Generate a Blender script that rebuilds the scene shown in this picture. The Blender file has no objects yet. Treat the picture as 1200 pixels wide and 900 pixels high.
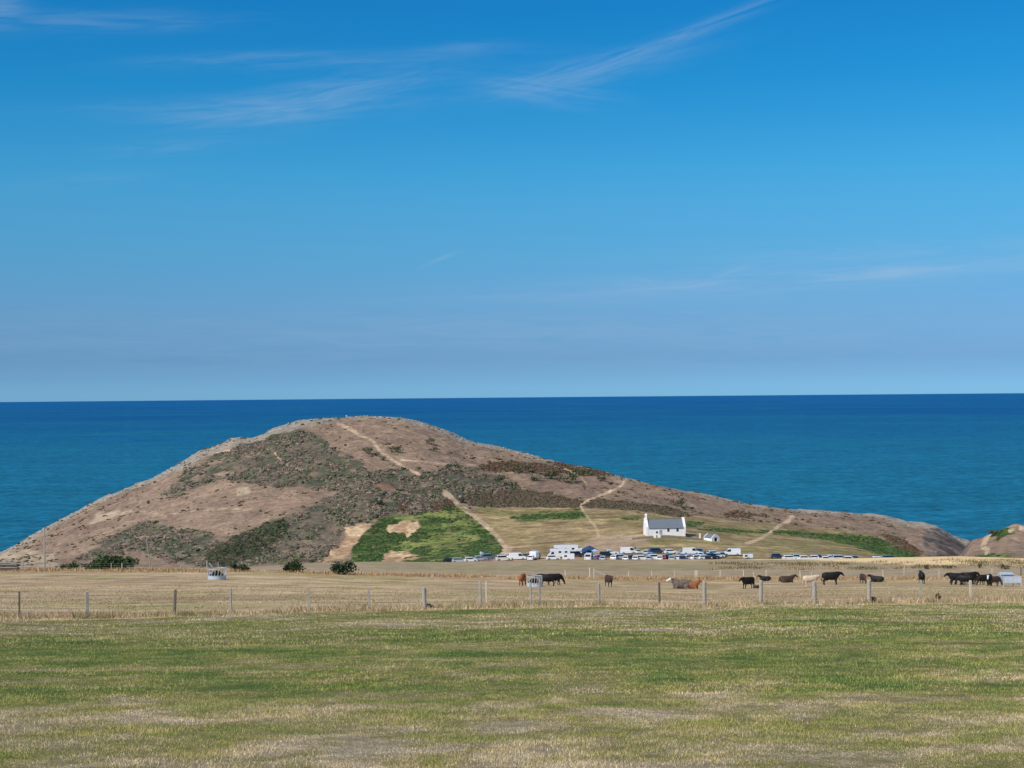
import bpy, math, random
import numpy as np
from mathutils import Matrix, Vector
random.seed(7)
RNG = np.random.default_rng(7)
scene = bpy.context.scene
COL = scene.collection
R = math.radians

# ------------------------------------------------------------------ camera
F = 1733.0                      # focal length in pixels of the 1200 wide photograph
EYE = 85.0                      # metres above the sea
PITCH = math.atan(12.5 / F); ROLL = R(0.50)
fwd = Vector((0, math.cos(PITCH), math.sin(PITCH)))
up0 = Vector((0, -math.sin(PITCH), math.cos(PITCH)))
r0 = Vector((1, 0, 0))
RT = r0 * math.cos(ROLL) - up0 * math.sin(ROLL)
UP = up0 * math.cos(ROLL) + r0 * math.sin(ROLL)
cd = bpy.data.cameras.new('camera'); cam = bpy.data.objects.new('camera', cd); COL.objects.link(cam)
M = Matrix((RT, UP, -fwd)).transposed().to_4x4(); M.translation = (0, 0, EYE)
cam.matrix_world = M
cd.sensor_width = 36; cd.lens = 36 * F / 1200; cd.clip_start = 0.5; cd.clip_end = 90000
scene.camera = cam

# ------------------------------------------------------------------ light
SUN_EL = R(43); sx, sy = -0.76, -0.65
sun_dir = Vector((sx * math.cos(SUN_EL), sy * math.cos(SUN_EL), math.sin(SUN_EL))).normalized()
ld = bpy.data.lights.new('sun', 'SUN'); ld.energy = 3.9; ld.angle = R(0.5); ld.color = (1.0, 0.955, 0.89)
lo = bpy.data.objects.new('sun', ld); COL.objects.link(lo)
lo.rotation_euler = sun_dir.to_track_quat('Z', 'Y').to_euler(); lo.location = (-200, -100, 300)

scene.view_settings.view_transform = 'Standard'; scene.view_settings.look = 'None'
scene.view_settings.exposure = 0.0; scene.view_settings.gamma = 1.0
scene.view_settings.use_curve_mapping = False


class NT:
    """small helper round a node tree"""
    def __init__(s, tree): s.t = tree; s.n = tree.nodes; s.l = tree.links
    def put(s, inp, v):
        if isinstance(v, bpy.types.NodeSocket): s.l.new(v, inp)
        elif v is not None: inp.default_value = v
    def math(s, op, a, b=None, c=None, clamp=False):
        n = s.n.new('ShaderNodeMath'); n.operation = op; n.use_clamp = clamp
        s.put(n.inputs[0], a); s.put(n.inputs[1], b)
        if c is not None: s.put(n.inputs[2], c)
        return n.outputs[0]
    def mix(s, f, a, b, mode='MIX'):
        n = s.n.new('ShaderNodeMix'); n.data_type = 'RGBA'; n.blend_type = mode
        s.put(n.inputs[0], f); s.put(n.inputs[6], a); s.put(n.inputs[7], b)
        return n.outputs[2]
    def noise(s, vec, scale, detail=3, rough=0.55, dist=0.0):
        n = s.n.new('ShaderNodeTexNoise'); s.put(n.inputs['Vector'], vec)
        n.inputs['Scale'].default_value = scale; n.inputs['Detail'].default_value = detail
        n.inputs['Roughness'].default_value = rough; n.inputs['Distortion'].default_value = dist
        return n.outputs[0]
    def ramp(s, f, pts, interp='LINEAR'):
        n = s.n.new('ShaderNodeValToRGB'); s.put(n.inputs[0], f); cr = n.color_ramp; cr.interpolation = interp
        while len(cr.elements) < len(pts): cr.elements.new(0.5)
        for e, (p, c) in zip(cr.elements, pts):
            e.position = p; e.color = (*c, 1) if isinstance(c, tuple) else (c, c, c, 1)
        return n.outputs[0]
    def comb(s, x, y, z):
        n = s.n.new('ShaderNodeCombineXYZ')
        for i, v in enumerate((x, y, z)): s.put(n.inputs[i], v)
        return n.outputs[0]
    def sep(s, v):
        n = s.n.new('ShaderNodeSeparateXYZ'); s.put(n.inputs[0], v); return n.outputs
    def attr(s, name):
        n = s.n.new('ShaderNodeAttribute'); n.attribute_name = name; return n
    def pos(s): return s.n.new('ShaderNodeNewGeometry').outputs['Position']
    def obj(s): return s.n.new('ShaderNodeTexCoord').outputs['Object']


# world: Nishita sky, deepened above and milky at the sea line as photographed, thin cirrus
world = bpy.data.worlds.new('World'); scene.world = world; world.use_nodes = True
w = NT(world.node_tree); w.n.clear()
out = w.n.new('ShaderNodeOutputWorld'); bg = w.n.new('ShaderNodeBackground')
sky = w.n.new('ShaderNodeTexSky'); sky.sky_type = 'NISHITA'; sky.sun_disc = False
sky.sun_elevation = SUN_EL; sky.sun_rotation = math.atan2(sx, sy)
sky.altitude = 80; sky.air_density = 1.0; sky.dust_density = 0.4; sky.ozone_density = 3.0
tc = w.n.new('ShaderNodeTexCoord').outputs['Generated']
d = w.sep(tc)
ysafe = w.math('MAXIMUM', w.math('ABSOLUTE', d[1]), 0.02)
U_ = w.math('MULTIPLY', w.math('DIVIDE', d[0], ysafe), F / 100)      # direction, hundreds of arc pixels
V_ = w.math('MULTIPLY', w.math('DIVIDE', d[2], ysafe), F / 100)
el = w.math('MAXIMUM', d[2], 0.0)
tint = w.ramp(el, [(p, tuple(c / 2 for c in q)) for p, q in ((0.0, (.36, .86, 1.78)), (0.0043, (0.335, 0.811, 1.711)), (0.0130, (0.285, 0.659, 1.442)), (0.0245, (0.250, 0.543, 1.181)), (0.0476, (0.290, 0.579, 1.088)), (0.0705, (0.285, 0.631, 1.076)),
                   (0.0934, (0.268, 0.705, 1.089)), (0.1273, (0.243, 0.794, 1.152)), (0.1498, (0.194, 0.828, 1.192)), (0.2047, (0.083, 0.781, 1.220)), (0.2552, (0.058, 0.737, 1.237)), (0.38, (.45, .85, 1.1)), (0.55, (.95, 1.0, 1.02)), (1.0, (1.0, 1.0, 1.0)))])
skyc = w.mix(1.0, w.mix(1.0, sky.outputs[0], tint, 'MULTIPLY'), (2.0, 1.93, 1.84, 1), 'MULTIPLY')
front = w.math('GREATER_THAN', d[1], 0.0)
# (x, y, half length, half height, tilt, strength) as seen from the field, in photograph pixels
CIRRUS = [(320, 132, 130, 16, 4, .36), (400, 106, 120, 18, 9, .32), (250, 122, 170, 10, 1, .18), (290, 68, 130, 8, 2, .20), (800, 42, 140, 8, 20, .34), (690, 84, 110, 16, 12, .34), (640, 104, 70, 16, -8, .34),
          (110, 24, 140, 12, 0, .24), (0, 8, 30, 22, 0, .40), (960, 324, 300, 14, 3, .34), (1110, 316, 150, 7, 4, .34), (518, 303, 20, 2.5, 22, .36), (860, 318, 26, 5, 18, .26), (545, 55, 50, 6, 4, .24), (210, 172, 100, 8, 4, .18),
          (560, 395, 900, 34, 0, .16), (90, 212, 80, 10, 5, .12), (1050, 292, 240, 12, 2, .22), (440, 70, 170, 8, 3, .16), (750, 340, 260, 16, 1, .16)]
cl = None
for k, (cx, cy, rx, ry, an, st) in enumerate(CIRRUS):
    ux = (cx - 600) / 100; vy = (462.5 - .00875 * (cx - 600) - cy) / 100
    dx = w.math('SUBTRACT', U_, ux); dy = w.math('SUBTRACT', V_, vy)
    c_, s_ = math.cos(R(an)), math.sin(R(an))
    a = w.math('ADD', w.math('MULTIPLY', dx, c_), w.math('MULTIPLY', dy, s_))
    b = w.math('SUBTRACT', w.math('MULTIPLY', dy, c_), w.math('MULTIPLY', dx, s_))
    b = w.math('SUBTRACT', b, w.math('MULTIPLY', w.math('MULTIPLY', a, a), 0.0006 * an))
    e = w.math('ADD', w.math('POWER', w.math('DIVIDE', w.math('ABSOLUTE', a), rx / 100), 2.0), w.math('POWER', w.math('DIVIDE', w.math('ABSOLUTE', b), ry / 100), 2.0))
    m = w.math('POWER', 2.718, w.math('MULTIPLY', e, -1.0))
    nz = w.noise(w.comb(w.math('MULTIPLY', a, 0.9), w.math('MULTIPLY', b, 9.0), k * 3.7), 1.0, 8, 0.62, 0.9)
    m = w.math('MULTIPLY', m, w.ramp(nz, [(.34, 0.0), (.74, .85)]))
    m = w.math('MULTIPLY', m, st)
    cl = m if cl is None else w.math('ADD', cl, m)
cl = w.math('MULTIPLY', cl, front, clamp=True)
skyc = w.mix(cl, skyc, (4.4, 5.6, 7.2, 1))
w.l.new(skyc, bg.inputs[0]); bg.inputs[1].default_value = 0.1
w.l.new(bg.outputs[0], out.inputs[0])


# ------------------------------------------------------------------ geometry of the view
def ray(px, py):
    """direction through a pixel of the photograph as (x/y, fall/y)"""
    a = (np.asarray(px, float) - 600) / F; b = (450 - np.asarray(py, float)) / F
    dx = fwd.x + RT.x * a + UP.x * b; dy = fwd.y + RT.y * a + UP.y * b; dz = fwd.z + RT.z * a + UP.z * b
    return dx / dy, -dz / dy


def pix(X, Y, Z):
    x = np.asarray(X, float); y = np.asarray(Y, float); z = np.asarray(Z, float) - EYE
    xc = x * RT.x + y * RT.y + z * RT.z; yc = x * UP.x + y * UP.y + z * UP.z; zc = np.maximum(x * fwd.x + y * fwd.y + z * fwd.z, 1e-3)
    return 600 + F * xc / zc, 450 - F * yc / zc


def _hash(ix, iy, seed):
    h = (ix * 374761393 + iy * 668265263 + seed * 1442695041) & 0xffffffff
    h = ((h ^ (h >> 13)) * 1274126177) & 0xffffffff
    return ((h ^ (h >> 16)) & 0xffff) / 65535.0


def vnoise(x, y, seed=0):
    x = np.asarray(x, float); y = np.asarray(y, float)
    ix = np.floor(x).astype(np.int64); iy = np.floor(y).astype(np.int64); fx = x - ix; fy = y - iy
    fx = fx * fx * (3 - 2 * fx); fy = fy * fy * (3 - 2 * fy)
    a = _hash(ix, iy, seed); b = _hash(ix + 1, iy, seed); c = _hash(ix, iy + 1, seed); e = _hash(ix + 1, iy + 1, seed)
    return (a + (b - a) * fx) * (1 - fy) + (c + (e - c) * fx) * fy


def fbm(x, y, oc=4, seed=0, g=0.5):
    v = 0; a = 1; t = 0
    for o in range(oc):
        v = v + a * vnoise(x * 2 ** o + 17.3 * o, y * 2 ** o - 9.1 * o, seed + o); t += a; a *= g
    return v / t - 0.5


def smooth(a, b, x):
    t = np.clip((np.asarray(x, float) - a) / (b - a), 0, 1); return t * t * (3 - 2 * t)


PXG = np.linspace(-700, 1900, 1301)
SIL = [(-700, 900), (-200, 760), (-80, 695), (-30, 664), (0, 646), (25, 634), (54, 617), (75, 606), (96, 594), (112, 586), (125, 580), (155, 569), (185, 556), (215, 541),
       (233, 530), (255, 522), (272, 514), (295, 512), (310, 507), (320, 501), (335, 497), (350, 493), (385, 490), (400, 490.5), (408, 489), (430, 488), (450, 489.5),
       (475, 492), (500, 498), (525, 506), (545, 515), (560, 519), (590, 524), (615, 530), (640, 537), (665, 544), (690, 548), (715, 555), (735, 559.5), (760, 565.5),
       (800, 574), (840, 582), (870, 591), (900, 596), (930, 598.5), (980, 601), (1020, 604), (1050, 610), (1080, 614), (1100, 619), (1125, 628), (1137, 633), (1150, 642), (1200, 675), (1300, 740), (1900, 900)]
FENCE_PY = [(-700, 735), (0, 724.5), (103, 725), (204, 721.5), (362, 716.5), (497, 714), (570, 712.5), (702, 710.5), (825, 712), (891, 708), (1018, 707), (1138, 705), (1200, 704), (1900, 700)]
FENCE_Y = [(-700, 60), (0, 62), (360, 69), (600, 71), (900, 73.5), (1200, 75), (1900, 76)]


def prof(pts): a = np.array(pts, float); return np.interp(PXG, a[:, 0], a[:, 1])


KNOTS = [  # (distance profile, height profile in photograph pixels)
    (14.0, 900.9 - 0.00875 * (PXG - 600)),
    (prof(FENCE_Y), prof(FENCE_PY)),
    (180.0, prof([(-700, 684), (0, 680), (254, 679), (450, 683), (613, 687), (713, 688), (800, 690), (880, 690), (950, 687), (1080, 685), (1190, 687), (1900, 690)])),
    (225.0, prof([(-700, 672), (0, 668), (150, 668), (300, 669), (450, 673), (600, 676), (750, 678), (900, 678), (1050, 678), (1200, 677), (1900, 678)])),
    (prof([(-700, 245), (250, 247), (380, 325), (1900, 330)]), prof([(-700, 665), (0, 665.5), (150, 664.5), (240, 665.5), (300, 664), (350, 661), (400, 659), (450, 658), (520, 659), (600, 657.5), (650, 656.5), (700, 656), (800, 656), (850, 656), (1000, 654.5), (1050, 653.5), (1125, 652), (1200, 654.5), (1900, 656)])),
    (425.0, prof([(-700, 760), (0, 700), (300, 690), (400, 680), (480, 668), (530, 661.5), (580, 658), (600, 656.5), (650, 655.5), (750, 655.3), (860, 655), (900, 656), (1000, 657), (1060, 658), (1100, 664), (1150, 680), (1200, 700), (1900, 760)])),
    (470.0, prof([(-700, 780), (-80, 700), (0, 672), (200, 668), (300, 664), (450, 661), (500, 656), (540, 651), (600, 643), (700, 637), (780, 631.5), (850, 636), (900, 640), (1000, 646), (1060, 652), (1100, 662), (1150, 690), (1200, 720), (1900, 820)])),
    (560.0, prof([(-700, 800), (-80, 700), (0, 656), (50, 645), (100, 632), (200, 606), (300, 588), (430, 574), (520, 582), (600, 592), (680, 592), (750, 596), (800, 602), (850, 608), (900, 615), (1000, 627), (1060, 634), (1100, 641), (1137, 656), (1160, 690), (1200, 730), (1900, 860)])),
    (prof([(-700, 620), (0, 640), (200, 680), (430, 705), (600, 680), (750, 640), (900, 630), (1050, 645), (1130, 640), (1900, 600)]), prof(SIL)),
]
NK = []
for Yk, pyk in KNOTS:
    uk, sk = ray(PXG, pyk); Yk = np.broadcast_to(np.asarray(Yk, float), PXG.shape)
    NK.append((uk, Yk, EYE - sk * Yk))
HEAD_PY = prof([(-700, 1500), (1040, 1000), (1090, 730), (1112, 670), (1118, 657), (1124, 650), (1131, 641), (1140, 631), (1150, 627.5), (1160, 624.5), (1168, 621), (1178, 614), (1190, 613), (1200, 614.5), (1260, 611), (1400, 600), (1900, 590)])


def base_height(X, Y):
    X = np.asarray(X, float); Y = np.asarray(Y, float); u = X / np.maximum(Y, 14)
    ks = [(-60.0 + 0 * u, 90.12 + 0 * u), (3.0 + 0 * u, 82.75 + 0 * u)]
    for uk, Yk, zk in NK: ks.append((np.interp(u, uk, Yk), np.interp(u, uk, zk)))
    yr, zr = ks[-1]
    ks.append((yr + 75, np.minimum(zr - 24, zr * .6))); ks.append((yr + 150, -12 + 0 * u)); ks.append((yr + 400, -30 + 0 * u))
    K = len(ks); YY = np.array([k[0] for k in ks]); ZZ = np.array([k[1] for k in ks])
    h = np.maximum(np.diff(YY, axis=0), 1.0); dl = np.diff(ZZ, axis=0) / h
    m = np.zeros_like(ZZ); m[0] = dl[0]; m[-1] = dl[-1]
    p = dl[:-1] * dl[1:]; w1 = 2 * h[1:] + h[:-1]; w2 = h[1:] + 2 * h[:-1]
    with np.errstate(divide='ignore', invalid='ignore'):
        hm = (w1 + w2) / (w1 / dl[:-1] + w2 / dl[1:])
    m[1:-1] = np.where(p > 0, hm, 0)
    res = np.empty_like(u)
    idx = np.clip((YY[1:-1] <= Y).sum(axis=0), 0, K - 2)
    ii = np.arange(u.size); sh = u.shape
    YYf, ZZf, mf, hf = YY.reshape(K, -1), ZZ.reshape(K, -1), m.reshape(K, -1), h.reshape(K - 1, -1); idf = idx.reshape(-1)
    y0 = YYf[idf, ii]; hh = hf[idf, ii]; t = np.clip((Y.reshape(-1) - y0) / hh, -3, 1.0)
    z0, z1, m0, m1 = ZZf[idf, ii], ZZf[idf + 1, ii], mf[idf, ii], mf[idf + 1, ii]
    t2, t3 = t * t, t * t * t
    res = ((2 * t3 - 3 * t2 + 1) * z0 + (t3 - 2 * t2 + t) * hh * m0 + (-2 * t3 + 3 * t2) * z1 + (t3 - t2) * hh * m1).reshape(sh)
    # the nearer headland on the right
    Yr = 520.0
    uh, shh = ray(PXG, HEAD_PY); zh = EYE - np.interp(u, uh, shh) * Yr
    a = np.clip((Y - 395) / (Yr - 395), 0, 1); foot = 33.0
    prof_ = np.where(Y < Yr, np.minimum(foot, zh) + (zh - np.minimum(foot, zh)) * (a * (1.75 - .75 * a)), zh - (np.maximum(Y - Yr, 0) ** 1.35) * .16)
    prof_ = np.where(Y < 395, -50, prof_)
    return np.maximum(res, prof_)


def disp(X, Y):
    amp = smooth(440, 560, Y)
    px = 600 + F * X / np.maximum(Y, 14)
    flat = 1 - .85 * smooth(540, 620, px) * (1 - smooth(880, 1000, px)) * (1 - smooth(545, 585, Y))   # the level meadow round the church
    rough = smooth(1050, 1090, px)
    a = amp * flat
    dz = a * (fbm(X / 38, Y / 38, 3, 5) * 2.6 + fbm(X / 9, Y / 9, 3, 11) * 1.0 + (fbm(X / 2.5, Y / 2.5, 3, 23)) * .55)
    dz = dz + rough * smooth(450, 480, Y) * (np.abs(fbm(X / 14, Y / 22, 4, 31)) * 7 - 1.2)
    west = 1 - smooth(150, 460, px)
    dz = dz + amp * west * (np.abs(fbm(X / 26, Y / 40, 4, 41)) * 5.0 - .9)
    dz = dz + smooth(12, 30, Y) * (1 - smooth(440, 470, Y)) * (fbm(X / 7, Y / 7, 3, 51) * .12 + fbm(X / 1.3, Y / 1.3, 2, 53) * .03)
    return dz


def height(X, Y): return base_height(X, Y) + disp(X, Y)


YM = np.concatenate([np.arange(10, 100, .25), np.arange(100, 380, .6), np.arange(380, 860, .5)])


def spot(px, py):
    """where the sight line through a photograph pixel meets the land"""
    u, s = ray(px, py); z = height(u * YM, YM); ok = np.where(z >= EYE - s * YM)[0]
    Y = YM[ok[0]] if len(ok) else 640.0
    return float(u * Y), float(Y), float(height(np.array([u * Y]), np.array([Y]))[0])


def spot_at(px, Y):
    u = float(ray(px, 650)[0]); return u * Y, Y, float(height(np.array([u * Y]), np.array([float(Y)]))[0])


# ------------------------------------------------------------------ object helpers
def tag(o, label=None, cat=None, group=None, kind=None):
    if label: o['label'] = label
    if cat: o['category'] = cat
    if group: o['group'] = group
    if kind: o['kind'] = kind
    return o


def empty(name, loc, rz=0.0):
    o = bpy.data.objects.new(name, None); COL.objects.link(o); o.location = loc; o.rotation_euler = (0, 0, rz); o.empty_display_size = .3
    return o


def link(name, me, parent=None):
    o = bpy.data.objects.new(name, me); COL.objects.link(o); o.parent = parent; return o


def np_mesh(name, V, Fc, mats, smooth_=False, cols=None, floats=None, mi=None):
    """V (n,3); Fc: (m,3) or (m,4) int array"""
    me = bpy.data.meshes.new(name); V = np.asarray(V, np.float32); Fc = np.asarray(Fc, np.int32); k = Fc.shape[1]
    me.vertices.add(len(V)); me.vertices.foreach_set('co', V.ravel())
    me.loops.add(Fc.size); me.loops.foreach_set('vertex_index', Fc.ravel())
    me.polygons.add(len(Fc)); me.polygons.foreach_set('loop_start', np.arange(0, Fc.size, k, dtype=np.int32))
    me.polygons.foreach_set('use_smooth', np.full(len(Fc), smooth_))
    for m in (mats if isinstance(mats, (list, tuple)) else [mats]): me.materials.append(m)
    if mi is not None: me.polygons.foreach_set('material_index', np.asarray(mi, np.int32))
    me.update(calc_edges=True)
    for n, c in (cols or {}).items():
        a = me.color_attributes.new(n, 'FLOAT_COLOR', 'POINT'); c4 = np.ones((len(V), 4), np.float32); c4[:, :3] = c; a.data.foreach_set('color', c4.ravel())
    for n, c in (floats or {}).items():
        a = me.attributes.new(n, 'FLOAT', 'POINT'); a.data.foreach_set('value', np.asarray(c, np.float32))
    return me


class MB:
    def __init__(s): s.v = []; s.f = []; s.m = []; s.slots = []
    def slot(s, mat):
        if mat not in s.slots: s.slots.append(mat)
        return s.slots.index(mat)
    def add(s, vs, fs, mat):
        b = len(s.v); k = s.slot(mat); s.v += [tuple(v) for v in vs]
        for f in fs: s.f.append(tuple(b + i for i in f)); s.m.append(k)
    def box(s, c, d, mat, rz=0.0, taper=1.0, rx=0.0, ry=0.0):
        hx, hy, hz = d[0] / 2, d[1] / 2, d[2] / 2
        mt = Matrix.Rotation(rz, 3, 'Z') @ Matrix.Rotation(ry, 3, 'Y') @ Matrix.Rotation(rx, 3, 'X')
        vs = []
        for z, t in ((-hz, 1), (hz, taper)):
            for x, y in ((-hx, -hy), (hx, -hy), (hx, hy), (-hx, hy)): vs.append(Vector(c) + mt @ Vector((x * t, y * t, z)))
        s.add(vs, [(0, 3, 2, 1), (4, 5, 6, 7), (0, 1, 5, 4), (1, 2, 6, 5), (2, 3, 7, 6), (3, 0, 4, 7)], mat)
    def prism(s, pts, y0, y1, mat, top=None):
        """profile in x,z pulled along y"""
        n = len(pts); vs = [(x, y0, z) for x, z in pts] + [(x, y1, z) for x, z in pts]
        s.add(vs, [tuple(range(n))[::-1] if False else tuple(range(n)), tuple(range(2 * n - 1, n - 1, -1))] + [(i, n + i, n + (i + 1) % n, (i + 1) % n) for i in range(n)], mat)
    def tube(s, p, q, r, mat, n=8, r2=None):
        p, q = Vector(p), Vector(q); d_ = (q - p).normalized(); a = d_.orthogonal().normalized(); b = d_.cross(a); r2 = r if r2 is None else r2
        vs = [p + (a * math.cos(t) + b * math.sin(t)) * r for t in [2 * math.pi * i / n for i in range(n)]]
        vs += [q + (a * math.cos(t) + b * math.sin(t)) * r2 for t in [2 * math.pi * i / n for i in range(n)]]
        s.add(vs, [(i, (i + 1) % n, n + (i + 1) % n, n + i) for i in range(n)] + [tuple(range(n))[::-1], tuple(range(n, 2 * n))], mat)
    def mesh(s, name, bevel=0):
        me = bpy.data.meshes.new(name); me.from_pydata([tuple(v) for v in s.v], [], s.f)
        for m in s.slots: me.materials.append(m)
        me.polygons.foreach_set('material_index', s.m); me.update()
        import bmesh
        bm = bmesh.new(); bm.from_mesh(me); bmesh.ops.recalc_face_normals(bm, faces=bm.faces)
        if bevel: bmesh.ops.bevel(bm, geom=bm.edges[:], offset=bevel, segments=2, affect='EDGES', clamp_overlap=True)
        bm.to_mesh(me); bm.free(); return me
    def build(s, name, parent=None, bevel=0): return link(name, s.mesh(name, bevel), parent)


def simple(name, col, rough=0.7, metal=0.0, spec=0.4, var=0.12, scale=6.0, bump=0.0, coat=0.0):
    m = bpy.data.materials.new(name); m.use_nodes = True; t = NT(m.node_tree); b = t.n['Principled BSDF']
    nz = t.noise(t.obj(), scale, 4, .6)
    c = t.mix(t.ramp(nz, [(.3, 0.0), (.7, 1.0)]), tuple(x * (1 - var) for x in col) + (1,), tuple(min(1, x * (1 + var)) for x in col) + (1,))
    t.l.new(c, b.inputs['Base Color']); b.inputs['Roughness'].default_value = rough; b.inputs['Metallic'].default_value = metal
    b.inputs['Specular IOR Level'].default_value = spec; b.inputs['Coat Weight'].default_value = coat
    if bump:
        bn = t.n.new('ShaderNodeBump'); bn.inputs['Strength'].default_value = bump; bn.inputs['Distance'].default_value = .03
        t.l.new(t.noise(t.obj(), scale * 4, 4), bn.inputs['Height']); t.l.new(bn.outputs[0], b.inputs['Normal'])
    return m


def S(r, g, b, k=1.0):
    """display colour to linear"""
    f = lambda c: ((c / 255 + .055) / 1.055) ** 2.4 if c > 10 else c / 255 / 12.92
    return np.array([f(r), f(g), f(b)]) * k


# ------------------------------------------------------------------ materials of the land
def lawn_nodes(t):
    P = t.sep(t.pos()); xy = t.comb(P[0], P[1], 0.0)
    yb = t.ramp(t.math('DIVIDE', P[1], 70.0), [(0.0, .66), (.21, .68), (.265, .62), (.325, .40), (.45, .31), (.58, .34), (.68, .46), (.80, .54), (.9, .50)])
    n1 = t.noise(xy, .13, 3, .5); n2 = t.noise(xy, .6, 5, .65, .5); n3 = t.noise(xy, 3.5, 5, .7)
    dd = t.math('ADD', yb, t.math('MULTIPLY', t.math('SUBTRACT', n1, .5), 1.4))
    dd = t.math('ADD', dd, t.math('MULTIPLY', t.math('SUBTRACT', n2, .5), 1.9))
    dd = t.math('ADD', dd, t.math('MULTIPLY', t.math('SUBTRACT', n3, .5), .9))
    return dd, xy


LAWN_RAMP = [(0.0, (.150, .225, .060)), (.22, (.255, .290, .078)), (.40, (.360, .340, .110)), (.56, (.430, .360, .165)), (.75, (.58, .465, .30)), (1.0, (.74, .60, .43))]
ground_mat = bpy.data.materials.new('field_turf'); ground_mat.use_nodes = True
t = NT(ground_mat.node_tree); b = t.n['Principled BSDF']
dd, xy = lawn_nodes(t); lawn = t.ramp(dd, LAWN_RAMP)
lawn = t.mix(1.0, lawn, t.ramp(t.noise(xy, 30, 2, .7), [(.3, .26), (.7, .72)]), 'MULTIPLY')
n = t.ramp(t.noise(xy, 3.2, 4, .7), [(.25, .80), (.75, 1.75)]); n2 = t.ramp(t.noise(xy, .45, 3, .6), [(.3, .9), (.7, 1.2)])
past = t.mix(1.0, t.mix(1.0, t.attr('Col').outputs[0], n, 'MULTIPLY'), n2, 'MULTIPLY')
t.l.new(t.mix(t.attr('Mown').outputs[2], past, lawn), b.inputs['Base Color'])
b.inputs['Roughness'].default_value = .95; b.inputs['Specular IOR Level'].default_value = .1
bn = t.n.new('ShaderNodeBump'); bn.inputs['Strength'].default_value = .6; bn.inputs['Distance'].default_value = .12
t.l.new(t.noise(xy, 5, 4, .7), bn.inputs['Height']); t.l.new(bn.outputs[0], b.inputs['Normal'])

blade_mat = bpy.data.materials.new('grass_blade'); blade_mat.use_nodes = True
t = NT(blade_mat.node_tree); b = t.n['Principled BSDF']
dd, xy = lawn_nodes(t); rn = t.attr('Rnd').outputs[2]
dd = t.math('ADD', dd, t.math('MULTIPLY', t.math('SUBTRACT', rn, .5), .42))
c = t.ramp(dd, LAWN_RAMP); c = t.mix(t.ramp(t.noise(xy, .5, 3, .6), [(.42, 0.0), (.62, .55)]), c, t.mix(1.0, c, (1.12, 1.06, .66, 1), 'MULTIPLY'))
br = t.math('ADD', .60, t.math('MULTIPLY', t.math('FRACT', t.math('MULTIPLY', rn, 37.7)), 1.25))
c = t.mix(1.0, c, t.comb(br, br, br), 'MULTIPLY')
t.l.new(c, b.inputs['Base Color']); b.inputs['Roughness'].default_value = .7; b.inputs['Specular IOR Level'].default_value = .2


def vcol_mat(name, rough=.9, tex=None, bump=0.0, bscale=3.0, spec=.1):
    m = bpy.data.materials.new(name); m.use_nodes = True; t = NT(m.node_tree); b = t.n['Principled BSDF']
    c = t.attr('Col').outputs[0]
    if tex:
        for sc, lo_, hi_ in tex: c = t.mix(1.0, c, t.ramp(t.noise(t.pos(), sc, 4, .65), [(.28, lo_), (.72, hi_)]), 'MULTIPLY')
    t.l.new(c, b.inputs['Base Color']); b.inputs['Roughness'].default_value = rough; b.inputs['Specular IOR Level'].default_value = spec
    if bump:
        bn = t.n.new('ShaderNodeBump'); bn.inputs['Strength'].default_value = bump; bn.inputs['Distance'].default_value = .5
        t.l.new(t.noise(t.pos(), bscale, 5, .7), bn.inputs['Height']); t.l.new(bn.outputs[0], b.inputs['Normal'])
    return m


hill_mat = vcol_mat('heath_turf', tex=[(.9, .80, 1.2), (.22, .88, 1.1)], bump=.7, bscale=.7)
tuft_mat = vcol_mat('dry_grass', rough=.8)
scrub_mat = vcol_mat('scrub_leaf', rough=.8, tex=[(2.0, .7, 1.3)])
rock_mat = vcol_mat('pale_rock', rough=.9, tex=[(1.2, .75, 1.2)], bump=.5, bscale=2)


# ------------------------------------------------------------------ land meshes
def poly_sd(px, py, poly):
    P = np.array(poly, float); n = len(P); dmin = np.full(px.shape, 1e9); ins = np.zeros(px.shape, bool)
    for i in range(n):
        a = P[i]; b_ = P[(i + 1) % n]; e = b_ - a; wx = px - a[0]; wy = py - a[1]
        tt = np.clip((wx * e[0] + wy * e[1]) / max(e @ e, 1e-9), 0, 1)
        dmin = np.minimum(dmin, np.hypot(wx - e[0] * tt, wy - e[1] * tt))
        cnd = ((a[1] > py) != (b_[1] > py)) & (px < (b_[0] - a[0]) * (py - a[1]) / (b_[1] - a[1] + 1e-12) + a[0])
        ins ^= cnd
    return np.where(ins, dmin, -dmin)


def line_d(px, py, pts):
    P = np.array(pts, float); dmin = np.full(px.shape, 1e9)
    for i in range(len(P) - 1):
        a = P[i]; e = P[i + 1] - a; wx = px - a[0]; wy = py - a[1]; tt = np.clip((wx * e[0] + wy * e[1]) / (e @ e), 0, 1)
        dmin = np.minimum(dmin, np.hypot(wx - e[0] * tt, (wy - e[1] * tt)))
    return dmin


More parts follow.
